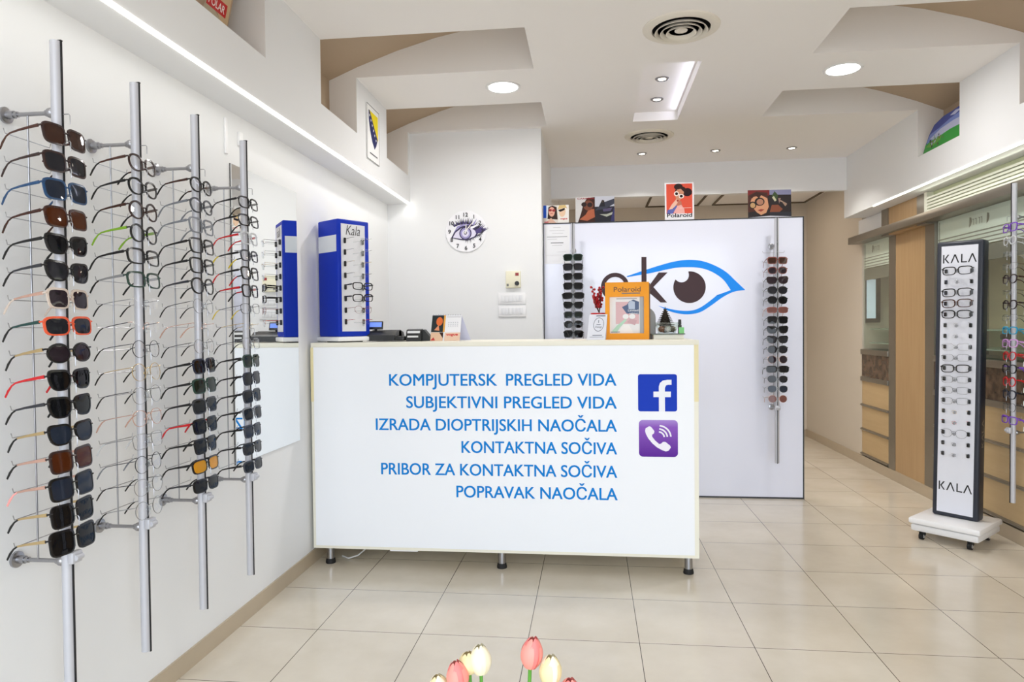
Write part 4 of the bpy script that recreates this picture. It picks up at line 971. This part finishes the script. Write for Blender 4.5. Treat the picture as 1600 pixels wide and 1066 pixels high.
m = MB(); m.prism([(0, 0), (0.0, 0.030), (0.015, 0.062), (0.05, 0.068), (0.12, 0.015), (0.12, 0)], (0, 0, 0.002), (0, 1, 0), (0, 0, 1), (0.085, 0, 0)); m.build('body', M((26, 26, 28), 0.35), t)
bx('stripe', M((226, 228, 230), 0.3), (0.008, 0.070, -0.001, 0.0005, 0.032-0.010, 0.034-0.002), t)
MB().box(0.006, 0.078, -0.0005, 0.001, -0.012, 0.012, mat=Matrix.Translation((0, 0.008, 0.048)) @ Matrix.Rotation(-0.42, 4, 'X')).build('label_strip', M((226, 228, 230), 0.3), t)
m = MB(); m.prism([(0.085, 0.0), (0.085, 0.058), (0.094, 0.064), (0.130, 0.022), (0.130, 0.0)], (0, 0.03, 0.002), (1, 0, 0), (0, 0, 1), (0, 0.06, 0)); m.build('side_flap', M((38, 38, 38), 0.5), t)
# desk calendar
t = thing('desk_calendar', 'tent desk calendar with fashion pictures standing on the counter', 'calendar', (0.718, 1.44, ZT2))
ar = Art((0, 0, 0.001), (0.98, 0.2, 0), (0.03, 0.32, 0.95), 0.165, 0.152, 0.002, (240, 240, 244))
ar.rect((40, 48, 50), 0, 0.34, 0.42, 1).ell((224, 112, 56), 0.26, 0.76, 0.11, 0.17).poly((226, 150, 110), [(0.1, 0.42), (0.24, 0.62), (0.28, 0.4)]).rect((230, 170, 80), 0.40, 0.34, 0.46, 1).rect((226, 190, 160), 0, 0, 0.42, 0.33).poly((196, 60, 56), [(0, 0.02), (0.16, 0.02), (0.1, 0.14)]).poly((60, 36, 30), [(0.28, 0.33), (0.42, 0.33), (0.42, 0.1)]).rect((232, 200, 176), 0.47, 0, 1, 0.32)
ar.text((206, 40, 44), 'vogue', 0.52, 0.2, 0.4, 0.1, 0.03)
for r_ in range(3):
    for c_ in range(5): ar.rect((170, 172, 180), 0.56+0.075*c_, 0.56+0.07*r_, 0.6+0.075*c_, 0.585+0.07*r_)
ar.rect((150, 150, 156), 0.5, 0.92, 0.98, 0.935)
ar.build('printed_page', t)
m = MB(); m.quad((0.005, 0.052, 0.146), (0.165, 0.082, 0.146), (0.205, 0.150, 0.002), (0.045, 0.118, 0.002)); m.quad((0.005, 0.0535, 0.146), (0.165, 0.0835, 0.146), (0.205, 0.1515, 0.002), (0.045, 0.1195, 0.002))
m.build('back_card', M((206, 208, 232), 0.5), t, smooth=False)
m = MB()
for k in range(12):
    u = 0.006+0.0135*k; c0 = Vector((u+0.004, 0.05+u*0.2, 0.147)); m.tube([c0+Vector((0, 0.005*math.cos(2*PI*i/8), 0.005*math.sin(2*PI*i/8))) for i in range(8)], 0.0006, 4, closed=True)
m.build('spiral_binding', CHROME, t)
# white tent card
t = thing('tent_card', 'white tent card with a round drawn emblem beside the orange frame', 'card stand', (1.592, 1.40, ZT2))
ar = Art((0, 0, 0.001), (1, 0.05, 0), (0.10, 0.30, 0.95), 0.098, 0.146, 0.002, (234, 236, 247))
n = 26
ring_ = [(0.57+0.29*math.cos(2*PI*i/n), 0.60+0.27*math.sin(2*PI*i/n)) for i in range(n)]
ar.k += 1
for i in range(n):
    a, b = ring_[i], ring_[(i+1) % n]; f_ = 0.93
    ar.mb.add([ar.pt(*a), ar.pt(*b), ar.pt(0.57+(b[0]-0.57)*f_, 0.6+(b[1]-0.6)*f_), ar.pt(0.57+(a[0]-0.57)*f_, 0.6+(a[1]-0.6)*f_)], [(0, 1, 2, 3)], ar._mi((60, 64, 84)))
ar.text((70, 74, 96), 'Design', 0.40, 0.47, 0.36, 0.07).rect((90, 94, 112), 0.54, 0.66, 0.57, 0.78).rect((90, 94, 112), 0.45, 0.58, 0.68, 0.60).rect((90, 94, 110), 0.4, 0.92, 0.9, 0.95).rect((120, 124, 140), 0.28, 0.16, 0.8, 0.19).rect((120, 124, 140), 0.14, 0.1, 0.9, 0.115)
ar.build('printed_face', t)
m = MB(); m.quad((0.014, 0.046, 0.14), (0.112, 0.051, 0.14), (0.105, 0.10, 0.001), (0.006, 0.095, 0.001)); m.build('back_leaf', M((200, 202, 214), 0.5), t, smooth=False)
# orange framed advertising stand
t = thing('advertising_frame', 'orange advertising frame with a white picture standing on the counter', 'advertising frame', (1.694, 1.50, ZT2))
OR = M((250, 164, 40), 0.45, 0.0, 0.2, name='orange_plastic'); W_, H_ = 0.238, 0.316
m = MB(); u0, u1, v0, v1 = 0.024, 0.211, 0.034, 0.236
m.box(0, u0, 0, 0.02, 0, H_); m.box(u1, W_, 0, 0.02, 0, H_); m.box(u0, u1, 0, 0.02, 0, v0); m.box(u0, u1, 0, 0.02, v1, H_); m.build('frame', OR, t)
bx('frame_back', M((120, 92, 60), 0.5), (0.0, W_+0.008, 0.02, 0.032, 0, H_-0.006), t)
ar = Art((u0, 0.016, v0), (1, 0, 0), (0, 0, 1), u1-u0, v1-v0, 0.003, (240, 242, 245))
ar.rect((226, 190, 196), 0.18, 0.26, 0.86, 0.86).poly((92, 108, 142), [(0.36, 0.72), (0.5, 0.78), (0.58, 0.88), (0.7, 0.92), (0.86, 0.86), (0.86, 0.52), (0.5, 0.54), (0.44, 0.62)]).poly((190, 204, 226), [(0.54, 0.82), (0.62, 0.9), (0.74, 0.86), (0.74, 0.66), (0.56, 0.66)])
ar.text((244, 246, 250), 'Limited', 0.54, 0.6, 0.30, 0.055, 0.01).text((244, 246, 250), 'edition', 0.58, 0.53, 0.26, 0.04, 0.01).ell((246, 246, 248), 0.47, 0.46, 0.09, 0.07).ell((246, 246, 248), 0.66, 0.46, 0.09, 0.07)
ar.poly((188, 226, 204), [(0.06, 0.06), (0.22, 0.22), (0.46, 0.4), (0.5, 0.36), (0.3, 0.16), (0.2, 0.02)]).poly((250, 250, 250), [(0.22, 0.0), (0.4, 0.26), (0.56, 0.24), (0.7, 0.0)]).poly((212, 176, 184), [(0.5, 0.3), (0.6, 0.4), (0.8, 0.36), (0.74, 0.22)]).rect((178, 184, 190), 0.88, 0, 1, 1).rect((150, 156, 170), 0.2, 0.94, 0.8, 0.955).rect((80, 84, 90), 0.04, 0.03, 0.3, 0.045)
ar.build('picture', t)
m = MB(); text(m, 'Polaroid', (0.047, -0.0002, 0.264), (1, 0, 0), (0, 0, 1), width=0.146, cap=0.026, weight=0.004); m.build('lettering', M((82, 50, 24), 0.4), t, smooth=False)
m = MB(); m.box(0.09, 0.19, -0.0008, 0, 0.252, 0.2575); m.build('small_print', M((120, 110, 110), 0.4), t)
tg = thing('round_mirror_stand', 'grey round-topped stand mostly hidden behind the orange frame', 'stand', (1.90, 1.58, ZT2))
m = MB(); m.prism([(-0.075, 0)]+[(-0.075+0.0, 0.12)]+[(0.075*math.cos(PI-PI*i/12), 0.12+0.065*math.sin(PI-PI*i/12)) for i in range(13)]+[(0.075, 0)], (0, 0, 0), (1, 0, 0), (0, 0, 1), (0, 0.012, 0)); m.build('back_plate', M((140, 138, 134), 0.3), tg)
bx('foot_plate', M((110, 108, 104), 0.4), (-0.06, 0.06, -0.01, 0.05, 0, 0.006), tg)
# red berries in a red pot
t = thing('berry_branch', 'decorative red berry branch in a red pot behind the tent card', 'decoration', (1.662, 1.60, ZT2))
MB().lathe([(0.0, 0), (0.035, 0), (0.036, 0.125), (0.048, 0.135), (0.048, 0.150), (0.030, 0.150), (0.0, 0.146)], n=22).build('pot', M((206, 40, 42), 0.35), t)
m = MB(); b_ = MB(); rs = random.Random(5)
for k in range(7):
    a = rs.uniform(0, 2*PI); lean = rs.uniform(0.01, 0.042); top = rs.uniform(0.24, 0.31)
    dx, dy = math.cos(a)*lean-0.014, math.sin(a)*lean
    m.tube([(0, 0, 0.148), (dx*0.5, dy*0.5, 0.19), (dx, dy, top)], 0.0018, 6)
    for q in range(10):
        z = 0.185+(top-0.185)*q/9; f_ = (z-0.148)/(top-0.148)
        b_.ball((dx*f_+rs.uniform(-.010, .010), dy*f_+rs.uniform(-.010, .010), z), 0.0075, 8, 6)
m.build('twigs', M((60, 40, 30), 0.7), t); b_.build('berries', M((176, 24, 34), 0.3), t)
# glass bowl with pine decoration
m = MB(); m.box(1.955, 2.118, 1.50, 1.66, ZT2, ZT2+0.026, bevel=0.002)
tag(m.build('riser_box', M((240, 238, 228), 0.5)), 'low cream riser at the counter end under the glass bowl', 'riser')
m = MB(); m.box(1.945, 2.124, 1.49, 1.67, ZT2+0.026, ZT2+0.031)
tag(m.build('glass_tray', glass('tray_glass', (120, 136, 126), 0.5)), 'thin glass plate under the pine decoration bowl', 'tray')
ZB = ZT2+0.031
t = thing('glass_bowl', 'clear square glass bowl holding pine cones at the counter end', 'bowl', (2.034, 1.58, ZB))
m = MB()
for s in (0.0, 0.0025):
    prof = [(0.046-s, s), (0.066-s, 0.062)]
    q = [(-1, -1), (1, -1), (1, 1), (-1, 1)]
    vs = [(x*r, y*r*0.7, z) for r, z in prof for x, y in q]
    m.add(vs, [(0, 1, 2, 3)]+[(i, (i+1) % 4, 4+(i+1) % 4, 4+i) for i in range(4)])
m.build('bowl_glass', glass('bowl_glass', (246, 249, 247), 0.975), t)
t = thing('pine_decoration', 'small dark pine cone tree standing in the glass bowl', 'decoration', (2.027, 1.58, ZB+0.004))
m = MB()
for k in range(9):
    z = 0.045+0.0105*k; r = 0.046*(1-k/9.3)+0.003; nn = 11
    for j in range(nn):
        a = 2*PI*(j+0.5*(k % 2))/nn
        m.add([(0, 0, z+0.006), (r*math.cos(a-0.28), r*math.sin(a-0.28), z+0.001), (r*1.18*math.cos(a), r*1.18*math.sin(a), z-0.003), (r*math.cos(a+0.28), r*math.sin(a+0.28), z+0.001), (0, 0, z-0.004)], [(0, 1, 2), (0, 2, 3), (4, 2, 1), (4, 3, 2), (0, 3, 4), (0, 4, 1)])
m.lathe([(0.0, 0.03), (0.034, 0.038), (0.024, 0.075), (0.010, 0.115), (0.0, 0.14)], n=14)
m.build('scales', M((50, 42, 30), 0.7), t); MB().tube([(0, 0, 0.0), (0, 0, 0.145)], [0.008, 0.0015], 8).build('stem', M((54, 40, 28), 0.7), t)
for k, (x, y, z, r, c, l) in enumerate([(-0.026, -0.010, 0.020, 0.019, (150, 84, 44), 'rusty brown ball in the glass bowl, nearest the orange frame'), (0.004, -0.020, 0.018, 0.017, (226, 222, 218), 'white ball in the middle front of the glass bowl'), (0.030, -0.006, 0.020, 0.018, (96, 78, 58), 'brown ball in the glass bowl, farthest from the orange frame')]):
    m = MB(); m.ball((0, 0, 0), r, 14, 10)
    for j in range(18):
        a = j*2.4; zz = -0.9+1.8*j/17; q = math.sqrt(max(0, 1-zz*zz)); m.ball((r*q*math.cos(a), r*q*math.sin(a), r*zz), r*0.22, 6, 5)
    o = m.build('ornament_ball', M(c, 0.6)); o.location = (2.034+x, 1.58+y, ZB+z+0.0045); tag(o, l, 'ornament', 'ornaments in the glass bowl')
t = thing('nail_polish_bottle', 'tiny bottle with a black cap beside the pine decoration', 'bottle', (2.098, 1.51, ZB))
MB().lathe([(0, 0), (0.009, 0), (0.010, 0.003), (0.010, 0.045), (0.006, 0.05), (0, 0.05)], n=14).build('bottle_body', M((60, 66, 62), 0.15), t); MB().lathe([(0, 0.05), (0.0085, 0.05), (0.008, 0.076), (0, 0.077)], n=14).build('cap', M((24, 18, 20), 0.3), t)
o = MB().box(-0.014, 0.014, -0.006, 0.006, 0, 0.034, bevel=0.003).build('green_tag', M((126, 206, 130), 0.4)); o.location = (2.105, 1.495, ZB); tag(o, 'small light green card leaning by the glass bowl', 'card')

# ================================================================ FLOOR STAND
AX = math.radians(-45)
t = thing('floor_display_stand', 'tall dark-framed eyewear floor stand on a white wheeled base', 'display stand', (3.740, 1.968, 0), AX)
bx('base_slab', M((232, 232, 234), 0.35), (-0.176, 0.176, -0.176, 0.176, 0.050, 0.090), t, 0.010)
bx('base_top', M((242, 242, 244), 0.35), (-0.186, 0.186, -0.186, 0.186, 0.093, 0.128), t, 0.011)
bx('turntable_gap', M((60, 60, 62), 0.5), (-0.15, 0.15, -0.15, 0.15, 0.089, 0.094), t)
for sx_ in (-1, 1):
    for sy_ in (-1, 1):
        x, y = sx_*0.125, sy_*0.135
        c = MB().box(x-0.016, x+0.016, y-0.014, y+0.014, 0.022, 0.050, bevel=0.006).build('caster', BLACK, t)
        MB().tube([(x-0.011, y-0.010, 0.020), (x+0.011, y-0.010, 0.020)], 0.020, 18).build('wheel', RUBBER, c)
        for s in (-1, 1): MB().tube([(x+s*0.011, y-0.010, 0.020), (x+s*0.0135, y-0.010, 0.020)], 0.011, 14).build('hub_cap', M((214, 214, 216), 0.3, 0.6), c)
col = thing('column', '', '', (0, 0, 0)); del col['label']; del col['category']; col.parent = t; col.location = (0, -0.012+0.0, 0.128); col.rotation_euler = (0, math.radians(0.85), 0)
CW, CD, CH = 0.243, 0.090, 1.628
NAVY = M((40, 44, 56), 0.4, name='dark_slate_casing')
MB().box(-CW/2, CW/2, 0, CD, 0, CH, bevel=0.014, seg=3).build('casing', NAVY, col)
bx('white_panel', M((226, 228, 238), 0.4), (-CW/2+0.027, CW/2-0.027, -0.0015, 0.002, 0.025, CH-0.028), col)
m = MB()
def kala(mb, O, ux, uz, wd, cap):
    """K, A without bar, L, A without bar: four separate glyph outlines"""
    ux = Vector(ux); uz = Vector(uz); O = Vector(O)
    def g(poly): mb.add([O+ux*(wd*a)+uz*(cap*b) for a, b in poly], [tuple(range(len(poly)))])
    def aa(o): g([(o, 0), (o+0.042, 0), (o+0.13, 0.80), (o+0.218, 0), (o+0.26, 0), (o+0.150, 1.0), (o+0.110, 1.0)])
    g([(0, 0), (0.040, 0), (0.040, 1), (0, 1)]); g([(0.045, 0.50), (0.140, 1.0), (0.188, 1.0), (0.092, 0.50), (0.196, 0), (0.148, 0)])
    aa(0.23); g([(0.54, 0), (0.715, 0), (0.715, 0.14), (0.58, 0.14), (0.58, 1), (0.54, 1)]); aa(0.74)
kala(m, (-0.0855, -0.0019, CH-0.128), (1, 0, 0), (0, 0, 1), 0.174, 0.050)
m.build('lettering', M((26, 28, 34), 0.35), col, smooth=False); m = MB(); kala(m, (-0.0855, -0.0019, 0.158), (1, 0, 0), (0, 0, 1), 0.174, 0.050)
m.build('lettering', M((26, 28, 34), 0.35), col, smooth=False)
m = MB(); kala(m, (CW/2+0.0004, 0.060, 0.43), (0, 0, 1), (0, -1, 0), 0.16, 0.030); m.build('side_lettering', M((150, 140, 120), 0.4), col, smooth=False)
KS = [('rect', A, 'black', 'clear', None, None, 1.2), ('rect', N, 'silver', 'clear', 'silver', None, 1.0), ('rect', A, 'black', 'clear', None, None, 1.2), ('rect', A, 'brown', 'clear', None, None, 1.2), ('rect', A, 'black', 'clear', None, None, 1.2),
      ('oval', N, 'silver', 'clear', 'gun', None, 1.0), ('rect', N, 'silver', 'clear', 'silver', None, 1.0), ('rect', W, 'silver', 'clear', 'gun', None, 1.15), ('rect', W, 'gun', 'clear', 'gun', None, 1.15), ('rect', A, 'black', 'clear', None, None, 1.15),
      ('rect', W, 'black', 'clear', 'black', None, 1.15), ('rect', W, 'gun', 'clear', 'gun', None, 1.15), ('rect', W, 'gun', 'clear', 'gun', None, 1.12), ('rect', N, 'gold', 'clear', 'gold', None, 1.0), ('oval', N, 'red', 'clear', 'red', None, 1.0),
      ('panto', W, 'gun', 'clear', 'gun', None, 1.1), ('rect', N, 'gun', 'clear', 'gun', None, 1.0), ('oval', N, 'silver', 'clear', 'silver', None, 1.0)]
bpy.context.view_layer.update()
MW = Matrix.Translation((3.740, 1.968, 0)) @ Matrix.Rotation(AX, 4, 'Z') @ Matrix.Translation((0, -0.012, 0.128)) @ Matrix.Rotation(math.radians(0.85), 4, 'Y')
for i, s in enumerate(KS):
    z = 1.452-0.0632*i
    for dx in (-0.066, 0.066):
        MB().box(dx-0.008, dx+0.008, -0.012, -0.0015, z-0.012, z+0.012, bevel=0.004).build('peg', BLACK, col)
    q = MB(); q.tube([(0, -0.0015, z-0.002), (0, -0.030, z-0.002)], 0.0022, 6); q.box(-0.0055, 0.0055, -0.034, -0.028, z-0.012, z+0.006, bevel=0.002); q.build('nose_rest', M((150, 152, 158), 0.3), col)
    g = eyeglasses(s, MW @ Vector((0, -0.036, z)), AX, 'the tall floor stand', i, 17, 'eyeglasses on the tall floor stand', droop=0.0, tl=0.030, yawj=0.6)

# ================================================================ RIGHT-HAND CABINETS
def drawer_front(t, x, y0, y1, z0, z1):
    d = bx('drawer', WOODH, (x, x+0.02, y0+0.002, y1-0.002, z0+0.02, z1-0.002), t)
    h = MB(); h.prism([(0, 0), (-0.012, 0.002), (-0.018, 0.010), (-0.014, 0.018), (0, 0.022)], (x, y0+0.001, z0-0.002), (1, 0, 0), (0, 0, 1), (0, y1-y0-0.002, 0)); h.build('handle', STEEL, d)
def cabinet(name, label, y0, y1, splits, tv=False):
    t = thing(name, label, 'cabinet', (0, 0, 0)); x = XR
    bx('carcass', M((150, 130, 104), 0.6), (x+0.02, 4.44, y0, y1, 0.084, 0.985), t)
    bx('countertop', STEEL, (x-0.016, 4.44, y0, y1, 1.002, 1.048), t, 0.002)
    bx('granite_band', GRANITE, (x-0.002, x+0.02, y0, y1, 0.802, 1.002), t)
    bx('granite_ledge', STEEL, (x-0.016, x+0.02, y0, y1, 0.762, 0.802), t, 0.002)
    for a, b in splits:
        for z0, z1 in ((0.535, 0.762), (0.316, 0.535), (0.092, 0.316)): drawer_front(t, x, a, b, z0, z1)
    bx('back_panel', M((214, 198, 166), 0.6), (4.42, 4.44, y0, y1, 1.048, 2.04), t)
    n = len(splits)
    for a, b in splits:
        bx('glass_door', PANE, (x+0.012, x+0.017, a+0.004, b-0.004, 1.058, 2.0), t)
    FR = M((250, 251, 246), 0.5, name='etched_glass'); BAND = M((128, 122, 114), 0.5)
    for a, b in splits:
        hd = bx('frosted_header', FR, (x+0.018, x+0.021, a+0.004, b-0.004, 1.775, 2.0), t)
        m = MB()
        for k in range(4): m.box(x+0.0165, x+0.0175, a+0.01, b-0.01, 1.785+0.025*k, 1.793+0.025*k)
        m.box(x+0.0165, x+0.0175, a+0.02, a+0.03, 1.78, 1.99); m.box(x+0.0165, x+0.0175, b-0.03, b-0.02, 1.78, 1.99)
        yc_ = (a+b)/2; zc = 1.93
        for s, o in ((1, 0.10), (1, -0.10)):
            if b-a < 0.7 and o < 0: continue
            m.prism([(o-0.022, 0.03), (o, 0.036), (o+0.004, -0.03), (o-0.012, -0.02), (o-0.026, 0.005)], (x+0.0165, yc_, zc), (0, 1, 0), (0, 0, 1), (0.001, 0, 0))
        for o in (0.05, 0.02, -0.02, -0.045):
            if abs(o) < (b-a)/2: m.box(x+0.0165, x+0.0175, yc_+o, yc_+o+0.004, zc-0.02, zc+0.02); m.box(x+0.0165, x+0.0175, yc_+o, yc_+o+0.016, zc+0.016, zc+0.02)
        m.build('etched_marks', M((150, 148, 136), 0.6), hd)
        bx('grey_band', BAND, (x+0.018, x+0.022, a+0.004, b-0.004, 1.668, 1.768), t)
    for z in (1.10, 1.225):
        bx('glass_shelf', SHELFGLASS, (4.12, 4.41, y0+0.01, y1-0.01, z, z+0.008), t)
    return t
cabinet('display_cabinet', 'long wooden display cabinet with glass doors behind the floor stand', 1.0, 2.90, [(1.0, 1.868), (1.868, 2.90)])
cabinet('display_cabinet', 'narrow wooden display cabinet at the far end of the cabinet wall', 3.662, 4.233, [(3.662, 4.233)])
t = thing('wood_pillar', 'tall maple pillar panel between two steel posts among the cabinets', 'pillar panel', (0, 0, 0))
bx('lower_panel', WOOD, (XR, 4.44, 3.04, 3.538, 0.014, 1.99), t)
bx('upper_panel', WOOD, (4.005, 4.44, 3.04, 3.538, 1.99, 2.208), t)
for y0, y1 in ((3.538, 3.660), (2.902, 3.04)):
    bx('steel_post', STEEL, (XR-0.004, 4.44, y0, y1, 0.0, 1.99), t); bx('upper_post', STEEL, (3.998, 4.44, y0, y1, 1.99, 2.208), t)
o = MB().box(3.960, 4.10, 1.0, 4.30, 2.002, 2.062, bevel=0.003).build('cornice_bar', STEEL)
tag(o, 'long steel cornice bar running over the cabinet doors', 'cornice bar')
t = thing('louvre_panel', 'white slatted louvre panel above the cornice bar', 'louvre', (0, 0, 0))
LV = M((236, 238, 222), 0.4)
bx('panel_back', M((206, 210, 176), 0.5), (4.03, 4.06, 1.0, 2.90, 2.062, 2.208), t)
bx('end_frame', LV, (3.985, 4.03, 2.86, 2.90, 2.062, 2.208), t)
for k in range(5): bx('slat', LV, (3.985, 4.03, 1.0, 2.86, 2.066+0.022*k, 2.066+0.022*k+0.014), t)
lamp('louvre_light', 'AREA', (3.96, 1.95, 2.19), 0.9, (0.95, 1.0, 0.82), (0, math.radians(60), 0), shape='RECTANGLE', size=0.02, size_y=1.8)
struct(bx('trim_7', WALL, (4.03, 4.44, 3.66, 4.235, 2.062, 2.208)))
# screen built into the niche in place of a reflection in its glass
t = thing('reflected_screen', 'black-framed screen standing in for the reflection in the narrow cabinet glass', 'screen', (0, 0, 0))
bx('bezel', BLACK, (4.085, 4.208, 4.205, 4.232, 1.285, 1.700), t, 0.004); bx('screen_face', emis((214, 232, 246), 0.45, 'screen_glow'), (4.088, 4.166, 4.2035, 4.2055, 1.325, 1.676), t)
o = bx('socket_strip', M((226, 220, 200), 0.5), (4.408, 4.419, 3.70, 3.73, 1.10, 1.19)); tag(o, 'small cream socket strip behind the narrow cabinet glass', 'socket')
for k, (y, l) in enumerate(((2.31, 'small black optical tool on the glass shelf nearer the floor stand'), (2.24, 'small black optical tool on the glass shelf nearer the eyewear pole'))):
    t = thing('optical_tool', l, 'tool', (4.20, y, 1.108), 0, 'tools on the glass shelf')
    MB().lathe([(0, 0), (0.022, 0), (0.022, 0.006), (0.004, 0.010), (0.004, 0.06), (0, 0.06)], n=14).build('tool_foot', BLACK, t); bx('tool_head', BLACK, (-0.02, 0.02, -0.024, 0.024, 0.060, 0.098), t, 0.008)
# ================================================================ TULIPS near the camera
VX, VY = 1.475, -1.18
t = thing('flower_vase', 'tall white vase holding the tulips in front of the camera', 'vase', (VX, VY, 0))
MB().lathe([(0, 0), (0.075, 0), (0.085, 0.02), (0.07, 0.25), (0.06, 0.42), (0.075, 0.50), (0.07, 0.50), (0.055, 0.42), (0.0, 0.40)], n=28).build('vase_body', M((236, 236, 236), 0.25), t)
def tulip(x, y, z, c, c2, h, lean, l, openx=1.0):
    t = thing('tulip', l, 'flower', (VX, VY, 0.405), group='tulips in the vase before the camera')
    hx, hy, hz = x-VX, y-VY, z-0.405
    bx_, by_ = max(-0.03, min(0.03, hx*0.2)), max(-0.03, min(0.03, hy*0.2))
    MB().tube([(bx_, by_, 0.0), (bx_+(hx-bx_)*0.4, by_+(hy-by_)*0.4, hz*0.5), (hx-lean*0.01, hy, hz-0.03), (hx, hy, hz)], 0.0032, 8).build('stem', M((86, 150, 50), 0.5), t)
    m = MB()
    Rl = Matrix.Translation((hx, hy, hz)) @ Matrix.Rotation(lean, 4, 'Y')
    for k in range(6):
        a0 = k*PI/3; inner = k % 2; vs = []; nu, nv = 5, 8
        for j in range(nv+1):
            v = j/nv; r = (0.0195*math.sin(PI*min(1, v*0.80+0.14))**0.7)*(0.94 if inner else 1.0)*openx; wdt = 0.80*(1-0.7*v**7)
            for i in range(nu+1):
                a = a0+(i/nu-0.5)*2*wdt
                vs.append(Rl @ Vector((r*math.cos(a), r*math.sin(a), h*v*(1 if inner else 0.96))))
        fs = [(j*(nu+1)+i, j*(nu+1)+i+1, (j+1)*(nu+1)+i+1, (j+1)*(nu+1)+i) for j in range(nv) for i in range(nu)]
        m.add(vs, fs, inner)
    m.build('petals', [M(c, 0.5), M(c2, 0.5)], t)
    lf = MB(); la = math.atan2(hy, hx) if abs(hx)+abs(hy) > 1e-3 else 0.5; vs = []
    for j in range(7):
        v = j/6; wd = 0.013*math.sin(PI*(0.15+0.85*v)) ; px, py = bx_+math.cos(la+0.5)*0.075*v**1.5, by_+math.sin(la+0.5)*0.075*v**1.5
        for s in (-1, 0, 1): vs.append((px-math.sin(la+0.5)*wd*s, py+math.cos(la+0.5)*wd*s, 0.01+0.22*v-(0.004 if s == 0 else 0)))
    fs = [(j*3+i, j*3+i+1, j*3+i+4, j*3+i+3) for j in range(6) for i in range(2)]
    lf.add(vs, fs); lf.build('leaf', M((96, 158, 58), 0.5), t)
PK, PK2, CR, CR2 = (242, 150, 138), (236, 126, 122), (242, 232, 202), (234, 216, 166)
TUL = [(1.508, 0.750, PK, PK2, 0.052, 0.14, 'topmost pink tulip at the bottom of the view'), (1.387, 0.708, PK, PK2, 0.050, -0.14, 'pink tulip beside the tallest cream tulip'),
       (1.421, 0.727, CR, CR, 0.050, -0.04, 'tallest cream tulip at the bottom of the view'), (1.542, 0.725, CR2, CR, 0.050, 0.06, 'cream tulip touching the topmost pink tulip'),
       (1.401, 0.713, CR2, CR2, 0.036, -0.1, 'small yellowish tulip bud behind the tallest cream tulip'), (1.572, 0.687, PK2, PK, 0.046, 0.12, 'low pink tulip next to the cream tulip that touches the topmost one'),
       (1.352, 0.677, CR2, CR, 0.044, -0.15, 'lowest cream tulip beside the pink tulip'), ]
for k, (x, ztop, c, c2, h, ln, l) in enumerate(TUL):
    tulip(x, VY+(0.012 if k in (2, 4) else -0.01*(k % 2)), ztop-h, c, c2, h, ln, l)
